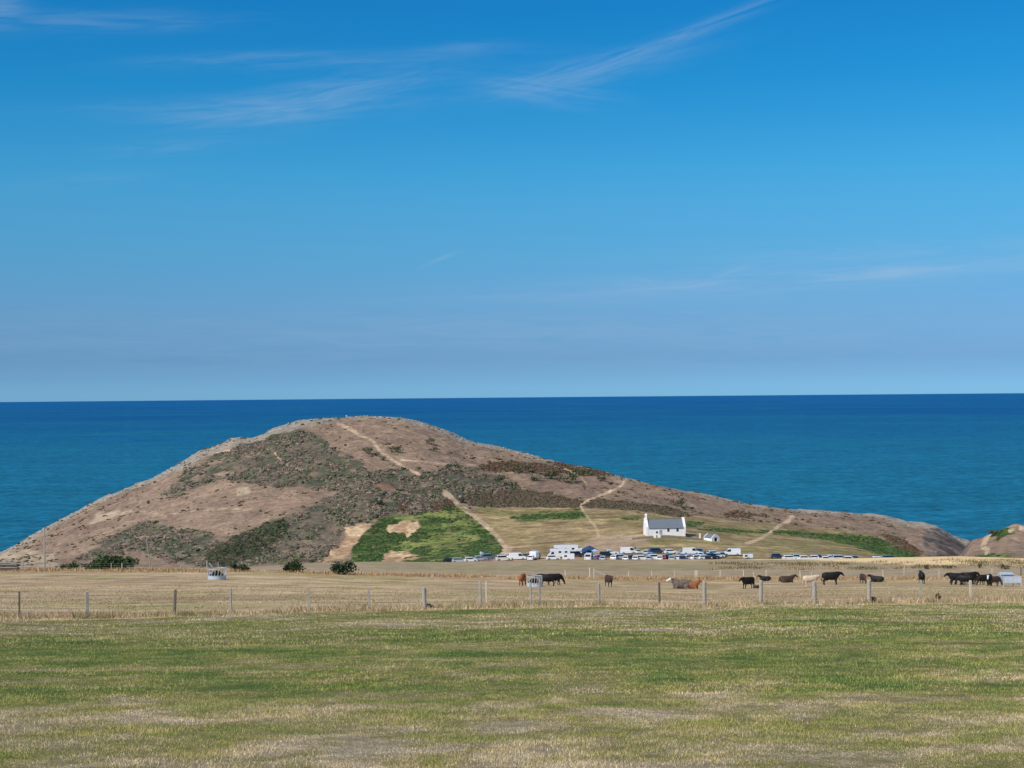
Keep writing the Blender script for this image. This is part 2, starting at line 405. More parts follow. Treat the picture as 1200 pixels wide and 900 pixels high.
SCRUB = [[(185, 582), (205, 566), (222, 552), (245, 540), (282, 522), (322, 508), (355, 502), (378, 512), (392, 530), (412, 535), (426, 545), (428, 556), (455, 553), (470, 548), (486, 553), (500, 552), (530, 543),
           (546, 545), (572, 550), (592, 560), (604, 566), (598, 574), (560, 577), (540, 592), (520, 592), (490, 604), (440, 608), (428, 618), (405, 618), (392, 645), (380, 657), (330, 660), (240, 664), (252, 645), (268, 633), (305, 620), (340, 602), (370, 590), (386, 579), (395, 575), (375, 572), (355, 568), (330, 573), (310, 568), (290, 566), (262, 561), (230, 570), (205, 582)],
         [(85, 656), (100, 650), (118, 637), (132, 628), (160, 614), (182, 612), (200, 619), (232, 622), (252, 630), (262, 640), (250, 656), (236, 664), (200, 658), (180, 650), (150, 642), (125, 652)]]
DARKGORSE = [[(236, 664), (250, 646), (266, 634), (286, 625), (300, 620), (334, 612), (340, 618), (330, 632), (312, 646), (300, 653), (272, 664)]]
HEATHER = [[(543, 583), (560, 573), (604, 571), (640, 577), (665, 585), (680, 591), (677, 596), (600, 594), (552, 593)], [(682, 594), (690, 588), (700, 583), (730, 586), (772, 591), (792, 597), (812, 604), (790, 604), (740, 598), (690, 596)]]
MAROON = [[(566, 545), (600, 541), (642, 545), (662, 551), (678, 558), (640, 556), (600, 552), (575, 551)], [(640, 541), (690, 548), (718, 557), (700, 556), (665, 550)], [(1030, 624), (1060, 633), (1078, 646), (1070, 648), (1045, 636)],
           [(855, 600), (880, 602), (900, 604), (880, 606), (850, 603)], [(470, 590), (530, 586), (535, 594), (500, 600), (470, 602)], [(640, 575), (680, 588), (680, 592), (655, 586)]]
BRACKEN = [[(413, 642), (416, 630), (428, 619), (442, 613), (436, 609), (452, 606), (478, 604), (500, 599), (520, 592), (538, 592), (548, 598), (554, 604), (560, 614), (575, 624), (580, 630), (585, 635), (588, 645), (582, 652), (560, 656), (540, 660), (440, 662), (415, 660)],
           [(598, 608), (640, 600), (680, 599), (688, 603), (690, 606), (650, 609), (606, 612)], [(818, 620), (900, 621), (902, 625), (840, 625)], [(906, 621), (960, 623), (1005, 626), (1030, 631), (1055, 641), (1085, 653), (1050, 653), (1030, 650), (1000, 639), (960, 630), (906, 626)],
           [(1158, 629), (1164, 624), (1172, 619), (1190, 618), (1192, 622), (1184, 627), (1170, 630)], [(1140, 650), (1160, 648), (1190, 649), (1180, 653), (1145, 653)], [(728, 606), (750, 604), (752, 608), (730, 609)], [(805, 612), (826, 613), (824, 616), (806, 616)]]
YELLOW = [[(520, 612), (556, 606), (566, 616), (545, 620), (515, 620)], [(455, 640), (480, 634), (500, 640), (478, 646)], [(462, 607), (500, 600), (546, 601), (545, 604), (500, 608), (475, 611)], [(484, 640), (505, 629), (540, 622), (562, 632), (540, 636), (510, 642)], [(500, 648), (550, 636), (552, 639), (512, 650)], [(524, 591), (534, 591), (534, 595), (525, 595)], [(500, 656), (560, 650), (540, 654), (505, 659)]]
SAND = [[(450, 617), (462, 613), (486, 611), (493, 617), (488, 625), (478, 632), (472, 625), (455, 624)], [(446, 662), (452, 650), (460, 644), (476, 645), (494, 652), (470, 658), (466, 662)], [(400, 619), (412, 618), (430, 612), (434, 617), (422, 628), (415, 640), (411, 648), (402, 655), (378, 661), (388, 645), (402, 636), (408, 628)]]
MEADOW = [[(552, 600), (562, 594), (680, 595), (690, 597), (740, 598), (800, 604), (850, 606), (905, 612), (1000, 622), (1035, 632), (1060, 650), (1060, 700), (540, 700), (590, 655), (590, 638), (575, 622)]]
DIRT = [[(672, 650), (688, 634), (702, 628), (745, 629), (765, 636), (742, 642), (735, 650)], [(575, 660), (590, 650), (588, 640), (596, 640), (600, 648), (620, 652), (720, 652), (720, 662)]]
PALE = [[(105, 613), (118, 602), (140, 597), (146, 599), (128, 606), (112, 614)], [(0, 664), (0, 652), (30, 648), (62, 648), (68, 664)], [(277, 572), (290, 570), (294, 578), (292, 584), (280, 583)], [(0, 650), (25, 640), (50, 644), (22, 652)]]
CLIFF = [[(1080, 634), (1084, 622), (1092, 619), (1140, 633), (1128, 650), (1100, 656), (1088, 650)]]
PATHS = [([(396, 496), (410, 502), (425, 510), (437, 518), (445, 528), (455, 534), (465, 540), (476, 547), (486, 553), (492, 557)], 1.9), ([(520, 577), (528, 583), (535, 591)], 3.4), ([(535, 591), (545, 598), (555, 606), (570, 617), (584, 630), (592, 642), (588, 656)], 2.6),
         ([(735, 559), (727, 569), (714, 575), (700, 580), (690, 586), (680, 592), (684, 600), (690, 608), (697, 616), (702, 628)], 1.5), ([(662, 550), (672, 554), (682, 560), (688, 565)], 1.0), ([(322, 530), (331, 541), (344, 549), (356, 551)], 1.2),
         ([(930, 606), (918, 612), (905, 622), (890, 632), (874, 638)], 1.9), ([(1166, 625), (1156, 630), (1151, 637), (1158, 642), (1156, 648)], 2.6), ([(1204, 614), (1190, 620), (1183, 622)], 2.2), ([(470, 537), (500, 540), (560, 544)], .9),
         ([(200, 600), (250, 599), (320, 597)], .8), ([(110, 605), (150, 598), (195, 603)], .9), ([(245, 533), (258, 530), (272, 526)], 1.2)]


def blend(c, col, m): return c * (1 - m[:, None]) + np.asarray(col)[None, :] * m[:, None]


MASKS = {}
HW = float(1.0)


def hill_colour(X, Y, Z0):
    px, py = pix(X, Y, Z0)
    nA = fbm(X / 12, Y / 12, 4, 61); nB = fbm(X / 3.2, Y / 3.2, 3, 71); nC = fbm(X / 1.0, Y / 1.0, 2, 81); nD = fbm(X / 45, Y / 45, 3, 91)
    wx = px + nA * 9 + nB * 4; wy = py + fbm(X / 12, Y / 12, 4, 66) * 6 + fbm(X / 3.2, Y / 3.2, 3, 76) * 3
    def msk(polys, soft=1.2, rag=1.6, warp=1.0):
        m = np.zeros(px.shape); qx = px + (wx - px) * warp; qy = py + (wy - py) * warp
        for pl in polys:
            P = np.array(pl); bb = (qx > P[:, 0].min() - 12) & (qx < P[:, 0].max() + 12) & (qy > P[:, 1].min() - 12) & (qy < P[:, 1].max() + 12)
            if bb.any(): m[bb] = np.maximum(m[bb], smooth(-soft, soft, poly_sd(qx[bb], qy[bb], pl) + nB[bb] * rag * 2))
        return m
    front = (Y < 900)
    c = np.tile(S(146, 123, 105)[None, :], (len(px), 1))
    c = blend(c, S(166, 140, 118), np.clip(nD * 2.2 + .3, 0, 1) * .6)
    c = blend(c, S(128, 104, 96), smooth(.02, .16, nA) * .45)
    c = blend(c, S(120, 112, 86), smooth(.08, .2, nB + nA * .5) * .35)
    meadow = msk(MEADOW, 1.5, 1.0, .6)
    mc = np.tile(S(158, 138, 100)[None, :], (len(px), 1)); mc = blend(mc, S(132, 126, 80), smooth(-.05, .15, fbm(X / 30, Y / 9, 3, 101)) * .75); mc = blend(mc, S(184, 158, 118), smooth(.02, .16, fbm(X / 20, Y / 5, 3, 111)) * .6); mc = blend(mc, S(128, 104, 82), smooth(.04, .18, fbm(X / 16, Y / 3.5, 3, 113)) * .7); mc = mc * (1 + fbm(X / 3, Y / 1.5, 3, 115) * .7)[:, None]
    c = c * (1 - meadow[:, None]) + mc * meadow[:, None]
    sc = msk(SCRUB, 3.0, 3.0) * (1 - meadow)
    c = blend(c, S(100, 94, 80), sc * np.clip(.62 + nA * 2.5 + nB * 1.2, 0.1, .95))
    c = blend(c, S(76, 84, 64), sc * smooth(-.02, .12, fbm(X / 6, Y / 6, 3, 121)) * .8)
    dg = msk(DARKGORSE, 2, 2); c = blend(c, S(54, 68, 54), dg * .95)
    he = msk(HEATHER, 1.2, 1.2); c = blend(c, S(96, 88, 72), he * .9); ma = msk(MAROON, 1.8, 2.2); c = blend(c, S(110, 86, 74), ma * .75)
    c = blend(c, S(104, 74, 64), he * smooth(.0, .12, nA) * .5)
    orange = smooth(24, 8, np.hypot((wx - 448), (wy - 571) * 2.4)); c = blend(c, S(142, 106, 82), orange * .55)
    bk = msk(BRACKEN, 2.0, 2.6, 1.0); c = blend(c, S(66, 86, 48), bk)
    c = blend(c, S(118, 130, 72), bk * smooth(-.02, .14, fbm(X / 9, Y / 3, 3, 131)) * .7); c = blend(c, S(132, 112, 82), bk * smooth(.06, .16, fbm(X / 7, Y / 3, 3, 132)) * .6)
    ye = msk(YELLOW, 2.6, 5, .9) * (.6 + 1.1 * smooth(-.08, .1, fbm(X / 4, Y / 1.5, 3, 133))).clip(0, 1); c = blend(c, S(140, 146, 84), ye * .75)
    sa = msk(SAND, 1.4, 3.4, 1.2); sd_ = np.tile(S(212, 182, 144)[None, :], (len(px), 1)); sd_ = blend(sd_, S(158, 122, 96), smooth(-.04, .12, nB + nA * .5) * .75)
    c = c * (1 - sa[:, None]) + sd_ * sa[:, None]
    di = msk(DIRT, 3, 2, .6); c = blend(c, S(184, 156, 130), di * .8)
    pa = msk(PALE, 1.5, 2.2); c = blend(c, S(186, 168, 142), pa * .65)
    cf = msk(CLIFF, 2, 3, .5); c = blend(c, S(116, 104, 98), cf * .85); c = blend(c, S(70, 66, 66), cf * smooth(.0, .1, nA) * .7)
    pth = np.zeros(px.shape)
    for pts, wd in PATHS:
        P = np.array(pts); bb = (px > P[:, 0].min() - 8) & (px < P[:, 0].max() + 8) & (py > P[:, 1].min() - 8) & (py < P[:, 1].max() + 8)
        if bb.any(): pth[bb] = np.maximum(pth[bb], smooth(wd + .5, wd - .7, line_d(px[bb] + nB[bb] * 2, py[bb] + nB[bb] * 2, pts)))
    faint = smooth(40, 70, px) * smooth(330, 310, px) * smooth(590, 595, py)
    c = blend(c, S(206, 178, 148), pth * np.clip(.72 + nB * 1.6, .2, .9) * (1 - .6 * faint) * (1 - .55 * smooth(470, 490, px) * smooth(550, 545, py)))
    # bare pale rock just below the crest
    sil = np.interp(px, *np.array(SIL).T)
    band = np.interp(px, [0, 60, 120, 200, 235, 260, 300, 350, 400, 470, 540, 580, 640, 700, 1000, 1040, 1060, 1137], [5, 3, 4, 7, 12, 8, 10, 9, 3, 3.5, 5, 3, 3, 1, 1, 2.5, 4, 4])
    rk = smooth(band + 1.5, band * .3, py - sil + nB * 7 + nA * 5) * (Y < 720) * (Y > 585) * (px < 1142)
    c = blend(c, S(172, 164, 150), rk * .75); c = blend(c, S(128, 120, 112), rk * smooth(.02, .12, nC) * .6)
    back = smooth(5, 40, Y - np.interp(px, PXG, KNOTS[-1][0])); c = blend(c, S(120, 112, 104), back * .8)
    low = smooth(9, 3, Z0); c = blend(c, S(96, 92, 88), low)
    nS = fbm(X / 6, Y / 1.6, 3, 301) + fbm(X / 5, Z0 / .9, 3, 303)
    c = c * (1 + nC * .6)[:, None] * (1 + nB * .4)[:, None] * (1 + nS * .45)[:, None]
    return c, dict(scrub=sc, dg=dg, he=he, ma=ma, bk=bk * (1 - ye * .75), ye=ye, rk=rk, sa=sa, pth=pth, di=di, meadow=meadow, cf=cf, px=px, py=py)


def grid_faces(ny, nx):
    i = np.arange(ny * nx).reshape(ny, nx); return np.stack([i[:-1, :-1], i[:-1, 1:], i[1:, 1:], i[1:, :-1]], -1).reshape(-1, 4)


# headland: from the brow of the field to beyond the cliffs
NX, NY = 1500, 560
us = np.linspace(-0.62, 0.62, NX); ys = np.concatenate([np.linspace(338, 440, 60, endpoint=False), np.linspace(440, 720, 440, endpoint=False), np.linspace(720, 900, 60)])
YY, UU = np.meshgrid(ys, us, indexing='ij'); XX = UU * YY
hz0 = base_height(XX, YY); hz = hz0 + disp(XX, YY)
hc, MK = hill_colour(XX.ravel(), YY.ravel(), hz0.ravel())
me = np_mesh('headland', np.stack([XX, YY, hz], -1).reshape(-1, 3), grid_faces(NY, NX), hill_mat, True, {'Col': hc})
tag(link('headland', me), 'heathy coastal hill falling from its rocky crest to the sea', 'hill', kind='structure')

# field: mown turf, rough pasture and the stubble beyond the back fence
ry = np.concatenate([np.linspace(-40, 12, 20, endpoint=False), np.linspace(12, 85, 240, endpoint=False), np.linspace(85, 235, 260, endpoint=False), np.linspace(235, 338, 150), [342., 350.]])
sxn = np.linspace(-1, 1, 640); YF, SF = np.meshgrid(ry, sxn, indexing='ij'); XF = SF * (25 + .56 * np.maximum(YF, 0)); XF[-3:] = SF[-3:] * (25 + .56 * 338)
ZF = height(XF, YF); ZF[-1] -= 4.0; ZF[-2] -= .6
fy = np.interp(XF.ravel() / np.maximum(YF.ravel(), 14), *(lambda k: (k[0], k[1]))(NK[1]))
X1, Y1 = XF.ravel(), YF.ravel()
nA = fbm(X1 / 9, Y1 / 9, 4, 61); nB = fbm(X1 / 2.2, Y1 / 2.2, 3, 71); nE = fbm(X1 / 25, Y1 / 18, 3, 77)
mown = smooth(.7, -.7, Y1 - (fy - 2.6) + nB * 1.6)
fc = np.tile(S(172, 150, 120)[None, :], (len(X1), 1))
fc = blend(fc, S(150, 140, 92), smooth(-.04, .16, nA + nE * .5) * .75)
fc = blend(fc, S(190, 164, 126), smooth(.02, .16, fbm(X1 / 14, Y1 / 5, 3, 87)) * .7)
fc = blend(fc, S(126, 110, 78), smooth(.03, .2, fbm(X1 / 5, Y1 / 3, 4, 97)) * .7); fc = blend(fc, S(150, 124, 100), smooth(.02, .14, fbm(X1 / 22, Y1 / 7, 3, 99)) * .6)
pxf = 600 + F * X1 / np.maximum(Y1, 14)
strip = smooth(5.5, 1.5, np.abs(Y1 - fy - 1 + nB * 2)); fc = blend(fc, S(170, 150, 120), strip * .6)
tr = smooth(208, 216, Y1 + nA * 10) * smooth(233, 225, Y1 + nA * 8); fc = blend(fc, S(166, 136, 100), tr * .6)
grey = smooth(228, 240, Y1 + nA * 14); gcol = np.tile(S(148, 130, 104)[None, :], (len(X1), 1)); gcol = blend(gcol, S(134, 124, 90), smooth(-.02, .12, fbm(X1 / 40, Y1 / 10, 3, 107)) * .7)
gcol = blend(gcol, S(152, 132, 108), smooth(.02, .12, fbm(X1 / 60, Y1 / 6, 3, 117)) * .6)
fc = fc * (1 - grey[:, None]) + gcol * grey[:, None]
gold = smooth(-8, 8, Y1 - np.interp(pxf, [740, 860, 930, 1000, 1060, 1200, 1900], [322, 325, 318, 300, 280, 272, 270]) + nA * 12) * smooth(740, 800, pxf)
fc = blend(fc, S(208, 180, 134), gold)
fc = fc * (1 + nB * .6)[:, None]
me = np_mesh('field', np.stack([XF, YF, ZF], -1).reshape(-1, 3), grid_faces(*XF.shape), ground_mat, True, {'Col': fc}, {'Mown': mown})
tag(link('field', me), 'mown green turf and dry pasture sloping down towards the coast', 'ground', kind='structure')

# sea
sm = bpy.data.materials.new('sea_water'); sm.use_nodes = True; t = NT(sm.node_tree); b = t.n['Principled BSDF']
P = t.sep(t.pos()); far = t.math('DIVIDE', P[1], 20000.0, clamp=True)
cc = t.ramp(far, [(0.0, (.012, .132, .225)), (.05, (.011, .134, .232)), (.09, (.010, .138, .250)), (.16, (.007, .114, .246)), (.3, (.004, .084, .245)), (1.0, (.004, .088, .290))])
xy = t.comb(t.math('MULTIPLY', P[0], .75), P[1], 0.0)
n1 = t.noise(xy, .0011, 4, .6); n2 = t.noise(xy, .012, 3, .6); n3 = t.noise(xy, .16, 4, .65)
cc = t.mix(t.math('MULTIPLY', t.ramp(n1, [(.42, 0.0), (.62, 1.0)]), .40), cc, (.012, .160, .245, 1))
cc = t.mix(1.0, cc, t.ramp(n2, [(.3, .84), (.7, 1.12)]), 'MULTIPLY'); n4 = t.noise(xy, .05, 4, .7); cc = t.mix(1.0, cc, t.ramp(n4, [(.3, .70), (.7, 1.3)]), 'MULTIPLY')
cc = t.mix(1.0, cc, t.ramp(n3, [(.3, .55), (.7, 1.5)]), 'MULTIPLY')
t.l.new(cc, b.inputs['Base Color']); b.inputs['Roughness'].default_value = .5; b.inputs['Specular IOR Level'].default_value = .06; b.inputs['IOR'].default_value = 1.33
bn = t.n.new('ShaderNodeBump'); bn.inputs['Strength'].default_value = .5; bn.inputs['Distance'].default_value = 1.0
t.l.new(n3, bn.inputs['Height']); t.l.new(bn.outputs[0], b.inputs['Normal'])
rr = [0, 300, 700, 1500, 3000, 6000, 12000, 25000, 45000]; na = 96; V = []; Fs = []
for r_ in rr[1:]:
    for i in range(na): V.append((r_ * math.cos(2 * math.pi * i / na), r_ * math.sin(2 * math.pi * i / na), 0))
for k in range(len(rr) - 2):
    for i in range(na): Fs.append((k * na + i, (k + 1) * na + i, (k + 1) * na + (i + 1) % na, k * na + (i + 1) % na))
tag(link('sea', np_mesh('sea', V, Fs, sm)), 'deep blue sea reaching to a sharp horizon', 'sea', kind='structure')


# ------------------------------------------------------------------ ground cover
def blades(name, X, Y, H, Wd, mat, lean=.5, cols=None, floats=None, Z=None, tips=1):
    n = len(X); Z = height(X, Y) if Z is None else Z
    a = RNG.uniform(0, 2 * np.pi, n); cx, sx_ = np.cos(a) * Wd / 2, np.sin(a) * Wd / 2
    lx = RNG.normal(0, lean, n) * H; ly = RNG.normal(0, lean, n) * H
    V = np.empty((n, 3, 3), np.float32)
    V[:, 0] = np.stack([X - cx, Y - sx_, Z - .01], -1); V[:, 1] = np.stack([X + cx, Y + sx_, Z - .01], -1); V[:, 2] = np.stack([X + lx, Y + ly, Z + H], -1)
    Fc = np.arange(3 * n).reshape(n, 3)
    cc = {k: np.repeat(v, 3, axis=0) for k, v in (cols or {}).items()}; ff = {k: np.repeat(v, 3) for k, v in (floats or {}).items()}
    return np_mesh(name, V.reshape(-1, 3), Fc, mat, False, cc, ff)


def scatter(n, y0, y1, k=.40, pad=2.2, pw=1.0):
    Y = y0 + (y1 - y0) * RNG.random(n) ** pw; X = RNG.uniform(-1, 1, n) * (k * Y + pad); return X, Y


GX, GY, GH, GW = [], [], [], []
for n, y0, y1, h, wd in ((800000, 11.5, 22, .019, .0050), (440000, 22, 38, .023, .009), (280000, 38, 74, .034, .018)):
    X, Y = scatter(n, y0, y1); keep = RNG.random(n) < np.clip(.72 + fbm(X / .35, Y / .35, 2, 141) * 1.9, .15, 1)
    f_ = np.interp(X / Y, NK[1][0], NK[1][1]); keep &= Y < f_ - 2.4 + fbm(X / 2, Y / 2, 2, 9)
    X, Y = X[keep], Y[keep]; m = len(X); hh = h * (.5 + RNG.random(m)) * (1 + fbm(X / 1.5, Y / 1.5, 3, 151) * 1.6)
    GX.append(X); GY.append(Y); GH.append(hh); GW.append(wd * (.7 + .6 * RNG.random(m)))
GX, GY, GH, GW = map(np.concatenate, (GX, GY, GH, GW))
tag(link('lawn_grass', blades('lawn_grass', GX, GY, GH, GW, blade_mat, .55, floats={'Rnd': RNG.random(len(GX))})), 'short mown grass, green patches among straw', 'grass', kind='stuff')


def shade(cols, n): return np.array(cols)[RNG.integers(0, len(cols), n)] * RNG.uniform(.7, 1.25, (n, 1))


STRAW = [S(206, 184, 152), S(190, 166, 136), S(174, 148, 118), S(160, 140, 104), S(146, 132, 96)]
# long pale grass under the near fence
n = 90000; pxs = RNG.uniform(-120, 1320, n); u = ray(pxs, 700)[0]; fyy = np.interp(u, NK[1][0], NK[1][1])
off = RNG.normal(.2, 1.3, n); Y = fyy + off - .2; X = u * Y; dens = np.clip(.5 + fbm(X / 1.2, Y / 1.2, 3, 161) * 2.6, .05, 1); kp = RNG.random(n) < dens; X, Y, off = X[kp], Y[kp], off[kp]
Hh = (.10 + .26 * RNG.random(len(X)) ** 2) * (1 + fbm(X / .9, Y / .9, 2, 171) * 1.8) * np.exp(-(off / 2.4) ** 2)
cg = 1.35 * shade(STRAW + [S(150, 140, 104)], len(X)); gm = smooth(.05, .14, fbm(X / 1.4, Y / 1.4, 3, 181)); cg = blend(cg, S(120, 118, 72), gm * .6)
tag(link('fence_line_grass', blades('fence_line_grass', X, Y, Hh, .028 * (.6 + RNG.random(len(X))), tuft_mat, .35, {'Col': cg})), 'long bleached grass left uncut beneath the near wire fence', 'grass', kind='stuff')
# dry tussocks all over the grazed pasture
n = 170000; X, Y = scatter(n, 64, 224, .40, 2, .75); fyy = np.interp(X / Y, NK[1][0], NK[1][1]); kp = (Y > fyy) & (RNG.random(n) < np.clip(.55 + fbm(X / 2.2, Y / 2.2, 3, 191) * 2.4, .05, 1)); X, Y = X[kp], Y[kp]
cg = shade(STRAW, len(X)); gr = smooth(-.02, .14, fbm(X / 7, Y / 5, 3, 201)); cg = blend(cg, S(140, 134, 82), gr * .6)
tag(link('pasture_grass', blades('pasture_grass', X, Y, (.04 + .09 * RNG.random(len(X)) ** 1.5) * np.where(Y > 150, .6, 1), .05 * (.5 + RNG.random(len(X))), tuft_mat, .6, {'Col': cg})), 'dry cropped grass over the cattle pasture', 'grass', kind='stuff')
# rusty tussocks along the back fence and weeds on the brow
n = 52000; pxs = RNG.uniform(-150, 1350, n); Y = RNG.normal(221, 4.5, n); X = ray(pxs, 670)[0] * Y; cl_ = fbm(X / 3, Y / 3, 3, 211); kp = RNG.random(n) < np.clip(.45 + cl_ * 3, .03, 1); X, Y, cl_ = X[kp], Y[kp], cl_[kp]
Hh = (.12 + .40 * RNG.random(len(X)) ** 1.5) * (1 + cl_ * 2.2) * np.exp(-((Y - 221) / 9) ** 2)
cg = 1.1 * shade([S(186, 156, 118), S(166, 134, 98), S(200, 172, 132), S(140, 112, 82), S(178, 146, 106)], len(X))
pxx = 600 + F * X / Y; wd_ = smooth(840, 900, pxx)
X2 = RNG.uniform(830, 1400, 24000); Y2 = RNG.uniform(262, 300, 24000); Xw = ray(X2, 665)[0] * Y2; c2 = fbm(Xw / 4, Y2 / 6, 3, 221); kp = RNG.random(24000) < np.clip(.4 + c2 * 3, .03, 1); Xw, Y2, c2 = Xw[kp], Y2[kp], c2[kp]
H2 = (.10 + .42 * RNG.random(len(Xw)) ** 2.5) * (1 + c2 * 1.8); C2 = shade([S(176, 152, 120), S(150, 128, 100), S(120, 100, 76), S(186, 164, 134)], len(Xw)); C2 = blend(C2, S(92, 96, 58), smooth(.04, .12, fbm(Xw / 9, Y2 / 9, 3, 231)) * .85)
tag(link('rough_tussocks', blades('rough_tussocks', np.concatenate([X, Xw]), np.concatenate([Y, Y2]), np.concatenate([Hh, H2]), np.concatenate([.09 * (.5 + RNG.random(len(X))), .13 * (.5 + RNG.random(len(Xw)))]), tuft_mat, .3, {'Col': np.concatenate([cg, C2])})),
    'rusty tussocks and dead weed stalks along the back fence', 'grass', kind='stuff')


def dome_template():
    V = [(0, 0, 1.0)]; rings = [(.55, .85), (.9, .45), (1.05, -.1)]; k = 9
    for r_, z in rings:
        for i in range(k): a = 2 * math.pi * (i + (.5 if r_ == .9 else 0)) / k; V.append((r_ * math.cos(a), r_ * math.sin(a), z))
    Fc = [(0, 1 + i, 1 + (i + 1) % k) for i in range(k)]
    for q in range(2):
        o, o2 = 1 + q * k, 1 + (q + 1) * k
        for i in range(k): j = (i + 1) % k; Fc += [(o + i, o2 + i, o2 + j), (o + i, o2 + j, o + j)]
    return np.array(V), np.array(Fc)


DV, DF = dome_template()


def domes(name, X, Y, Z, rad, hgt, col, mat, jit=.28, smooth_=False):
    n = len(X); J = 1 + RNG.normal(0, jit, (n, len(DV), 1)); a = RNG.uniform(0, 6.28, n); ca, sa_ = np.cos(a), np.sin(a)
    V = DV[None] * J; sxy = RNG.uniform(.7, 1.3, n); x = V[..., 0] * (rad * sxy)[:, None]; y = V[..., 1] * (rad / sxy)[:, None]; z = V[..., 2] * hgt[:, None]
    W_ = np.stack([x * ca[:, None] - y * sa_[:, None] + X[:, None], x * sa_[:, None] + y * ca[:, None] + Y[:, None], z + Z[:, None]], -1)
    Fc = (DF[None] + (np.arange(n) * len(DV))[:, None, None]).reshape(-1, 3)
    cv = np.repeat(col[:, None, :], len(DV), 1) * (1 + RNG.normal(0, .16, (n, len(DV), 1)))
    return np_mesh(name, W_.reshape(-1, 3), Fc, mat, smooth_, {'Col': np.clip(cv.reshape(-1, 3), 0, 1)})


HX, HY, HZ = XX.ravel(), YY.ravel(), hz.ravel(); vis = (HY > 445) & (HY < np.interp(600 + F * HX / HY, PXG, np.broadcast_to(KNOTS[-1][0], PXG.shape)) + 6)
clump = fbm(HX / 7, HY / 7, 3, 241) + .5 * fbm(HX / 2.5, HY / 2.5, 2, 251)


def pick(wt, n):
    wt = np.where(vis & (MK['pth'] < .2), wt, 0) * HY; i = RNG.choice(len(wt), n, p=wt / wt.sum())
    return i


# gorse and dead scrub over the hill flank
i = pick(MK['scrub'] ** 1.5 * (1 - MK['bk']) * (1 - MK['sa']) * np.clip(.25 + clump * 4.5, .02, 1) + MK['dg'] * .6, 24000); r_ = (.25 + .75 * RNG.random(len(i)) ** 1.8) * (1 + clump[i]); g = RNG.random(len(i)) + .25 * (fbm(HX[i] / 15, HY[i] / 15, 3, 401) < 0)
dgm = MK['dg'][i] > .4
c = np.where((g < .45 + MK['dg'][i] * .45)[:, None], shade([S(84, 94, 68), S(98, 102, 78), S(72, 82, 62), S(104, 106, 74)], len(i)), shade([S(124, 112, 96), S(140, 120, 104), S(110, 102, 90), S(122, 106, 98)], len(i)))
c = np.where(dgm[:, None], c * .62, c); X, Y = HX[i] + RNG.normal(0, .4, len(i)), HY[i] + RNG.normal(0, .3, len(i))
tag(link('scrub', domes('scrub', X, Y, height(X, Y) - .1, r_, r_ * RNG.uniform(.4, .75, len(i)), c, scrub_mat)), 'low gorse and withered scrub on the hill flank', 'scrub', kind='stuff')
# scattered little tufts on the open heath
wt = np.clip(.1 + clump * 1.2, .0, 1) * (1 - MK['scrub']) * (1 - MK['meadow']) * (1 - MK['bk']) * (1 - MK['sa']) * (MK['py'] < 664) * (MK['px'] < 1050)
i = pick(wt, 2600); r_ = .25 + .6 * RNG.random(len(i)) ** 3; c = shade([S(92, 84, 62), S(110, 92, 74), S(74, 76, 50), S(126, 106, 84)], len(i)); X, Y = HX[i], HY[i]
tag(link('heath_tufts', domes('heath_tufts', X, Y, HZ[i] - .05, r_, r_ * .6, c, scrub_mat)), 'small dark tufts dotted over the bare brown heath', 'heath', kind='stuff')
i = pick(np.maximum(MK['he'], MK['ma'] * .8), 9000); r_ = RNG.uniform(.3, .8, len(i)); c = shade([S(104, 88, 74), S(112, 90, 76), S(98, 94, 72), S(86, 86, 66)], len(i)); c = np.where((MK['ma'][i] > .5)[:, None], c * np.array([1.0, .84, .84]), c); X, Y = HX[i], HY[i]
tag(link('heather', domes('heather', X, Y, HZ[i] - .08, r_, r_ * .55, c, scrub_mat)), 'maroon and brown heather in bands across the hill', 'heather', kind='stuff')
i = pick(MK['bk'] ** 3 * (1 - MK['sa']) * np.clip(.35 + 3.5 * fbm(HX / 6, HY / 2.5, 3, 134), .03, 1), 15000); r_ = RNG.uniform(.25, .65, len(i)); c = shade([S(62, 84, 48), S(76, 98, 54), S(54, 74, 44), S(96, 110, 64)], len(i)); X, Y = HX[i], HY[i]
tag(link('bracken', domes('bracken', X, Y, HZ[i] - .1, r_, r_ * .42, c, scrub_mat)), 'bright green bracken in patches below the hill', 'bracken', kind='stuff')
wt = MK['rk'] * (MK['px'] < 660) + MK['cf'] * .25 + MK['rk'] * (MK['px'] > 1040) * .6
i = pick(wt, 3600); r_ = .15 + .6 * RNG.random(len(i)) ** 1.8; c = shade([S(184, 176, 162), S(168, 160, 148), S(148, 140, 130)], len(i)); dk = MK['cf'][i] > .5; c[dk] *= .45; X, Y = HX[i], HY[i]
tag(link('rocks', domes('rocks', X, Y, HZ[i] - r_ * .2, r_, r_ * .55, c, rock_mat, .22)), 'pale lichened rocks cropping out along the hill crest', 'rocks', kind='stuff')


# ------------------------------------------------------------------ fences
wood = simple('weathered_wood', (.42, .38, .32), .9, var=.3, scale=12, bump=.3)
wood_dark = simple('old_dark_wood', (.16, .135, .11), .9, var=.3, scale=12, bump=.3)
wood_pale = simple('new_pale_wood', (.62, .55, .44), .85, var=.15, scale=10)
wire_m = simple('fence_wire', (.45, .45, .44), .5, .6)
galv = simple('galvanised_steel', (.58, .62, .66), .42, .35, .5, .12, 5)
galv_blue = simple('galvanised_sheet', (.55, .63, .72), .45, .2, .5, .1, 3)
hay_m = simple('hay_remains', (.03, .027, .022), .95, var=.5, scale=8)


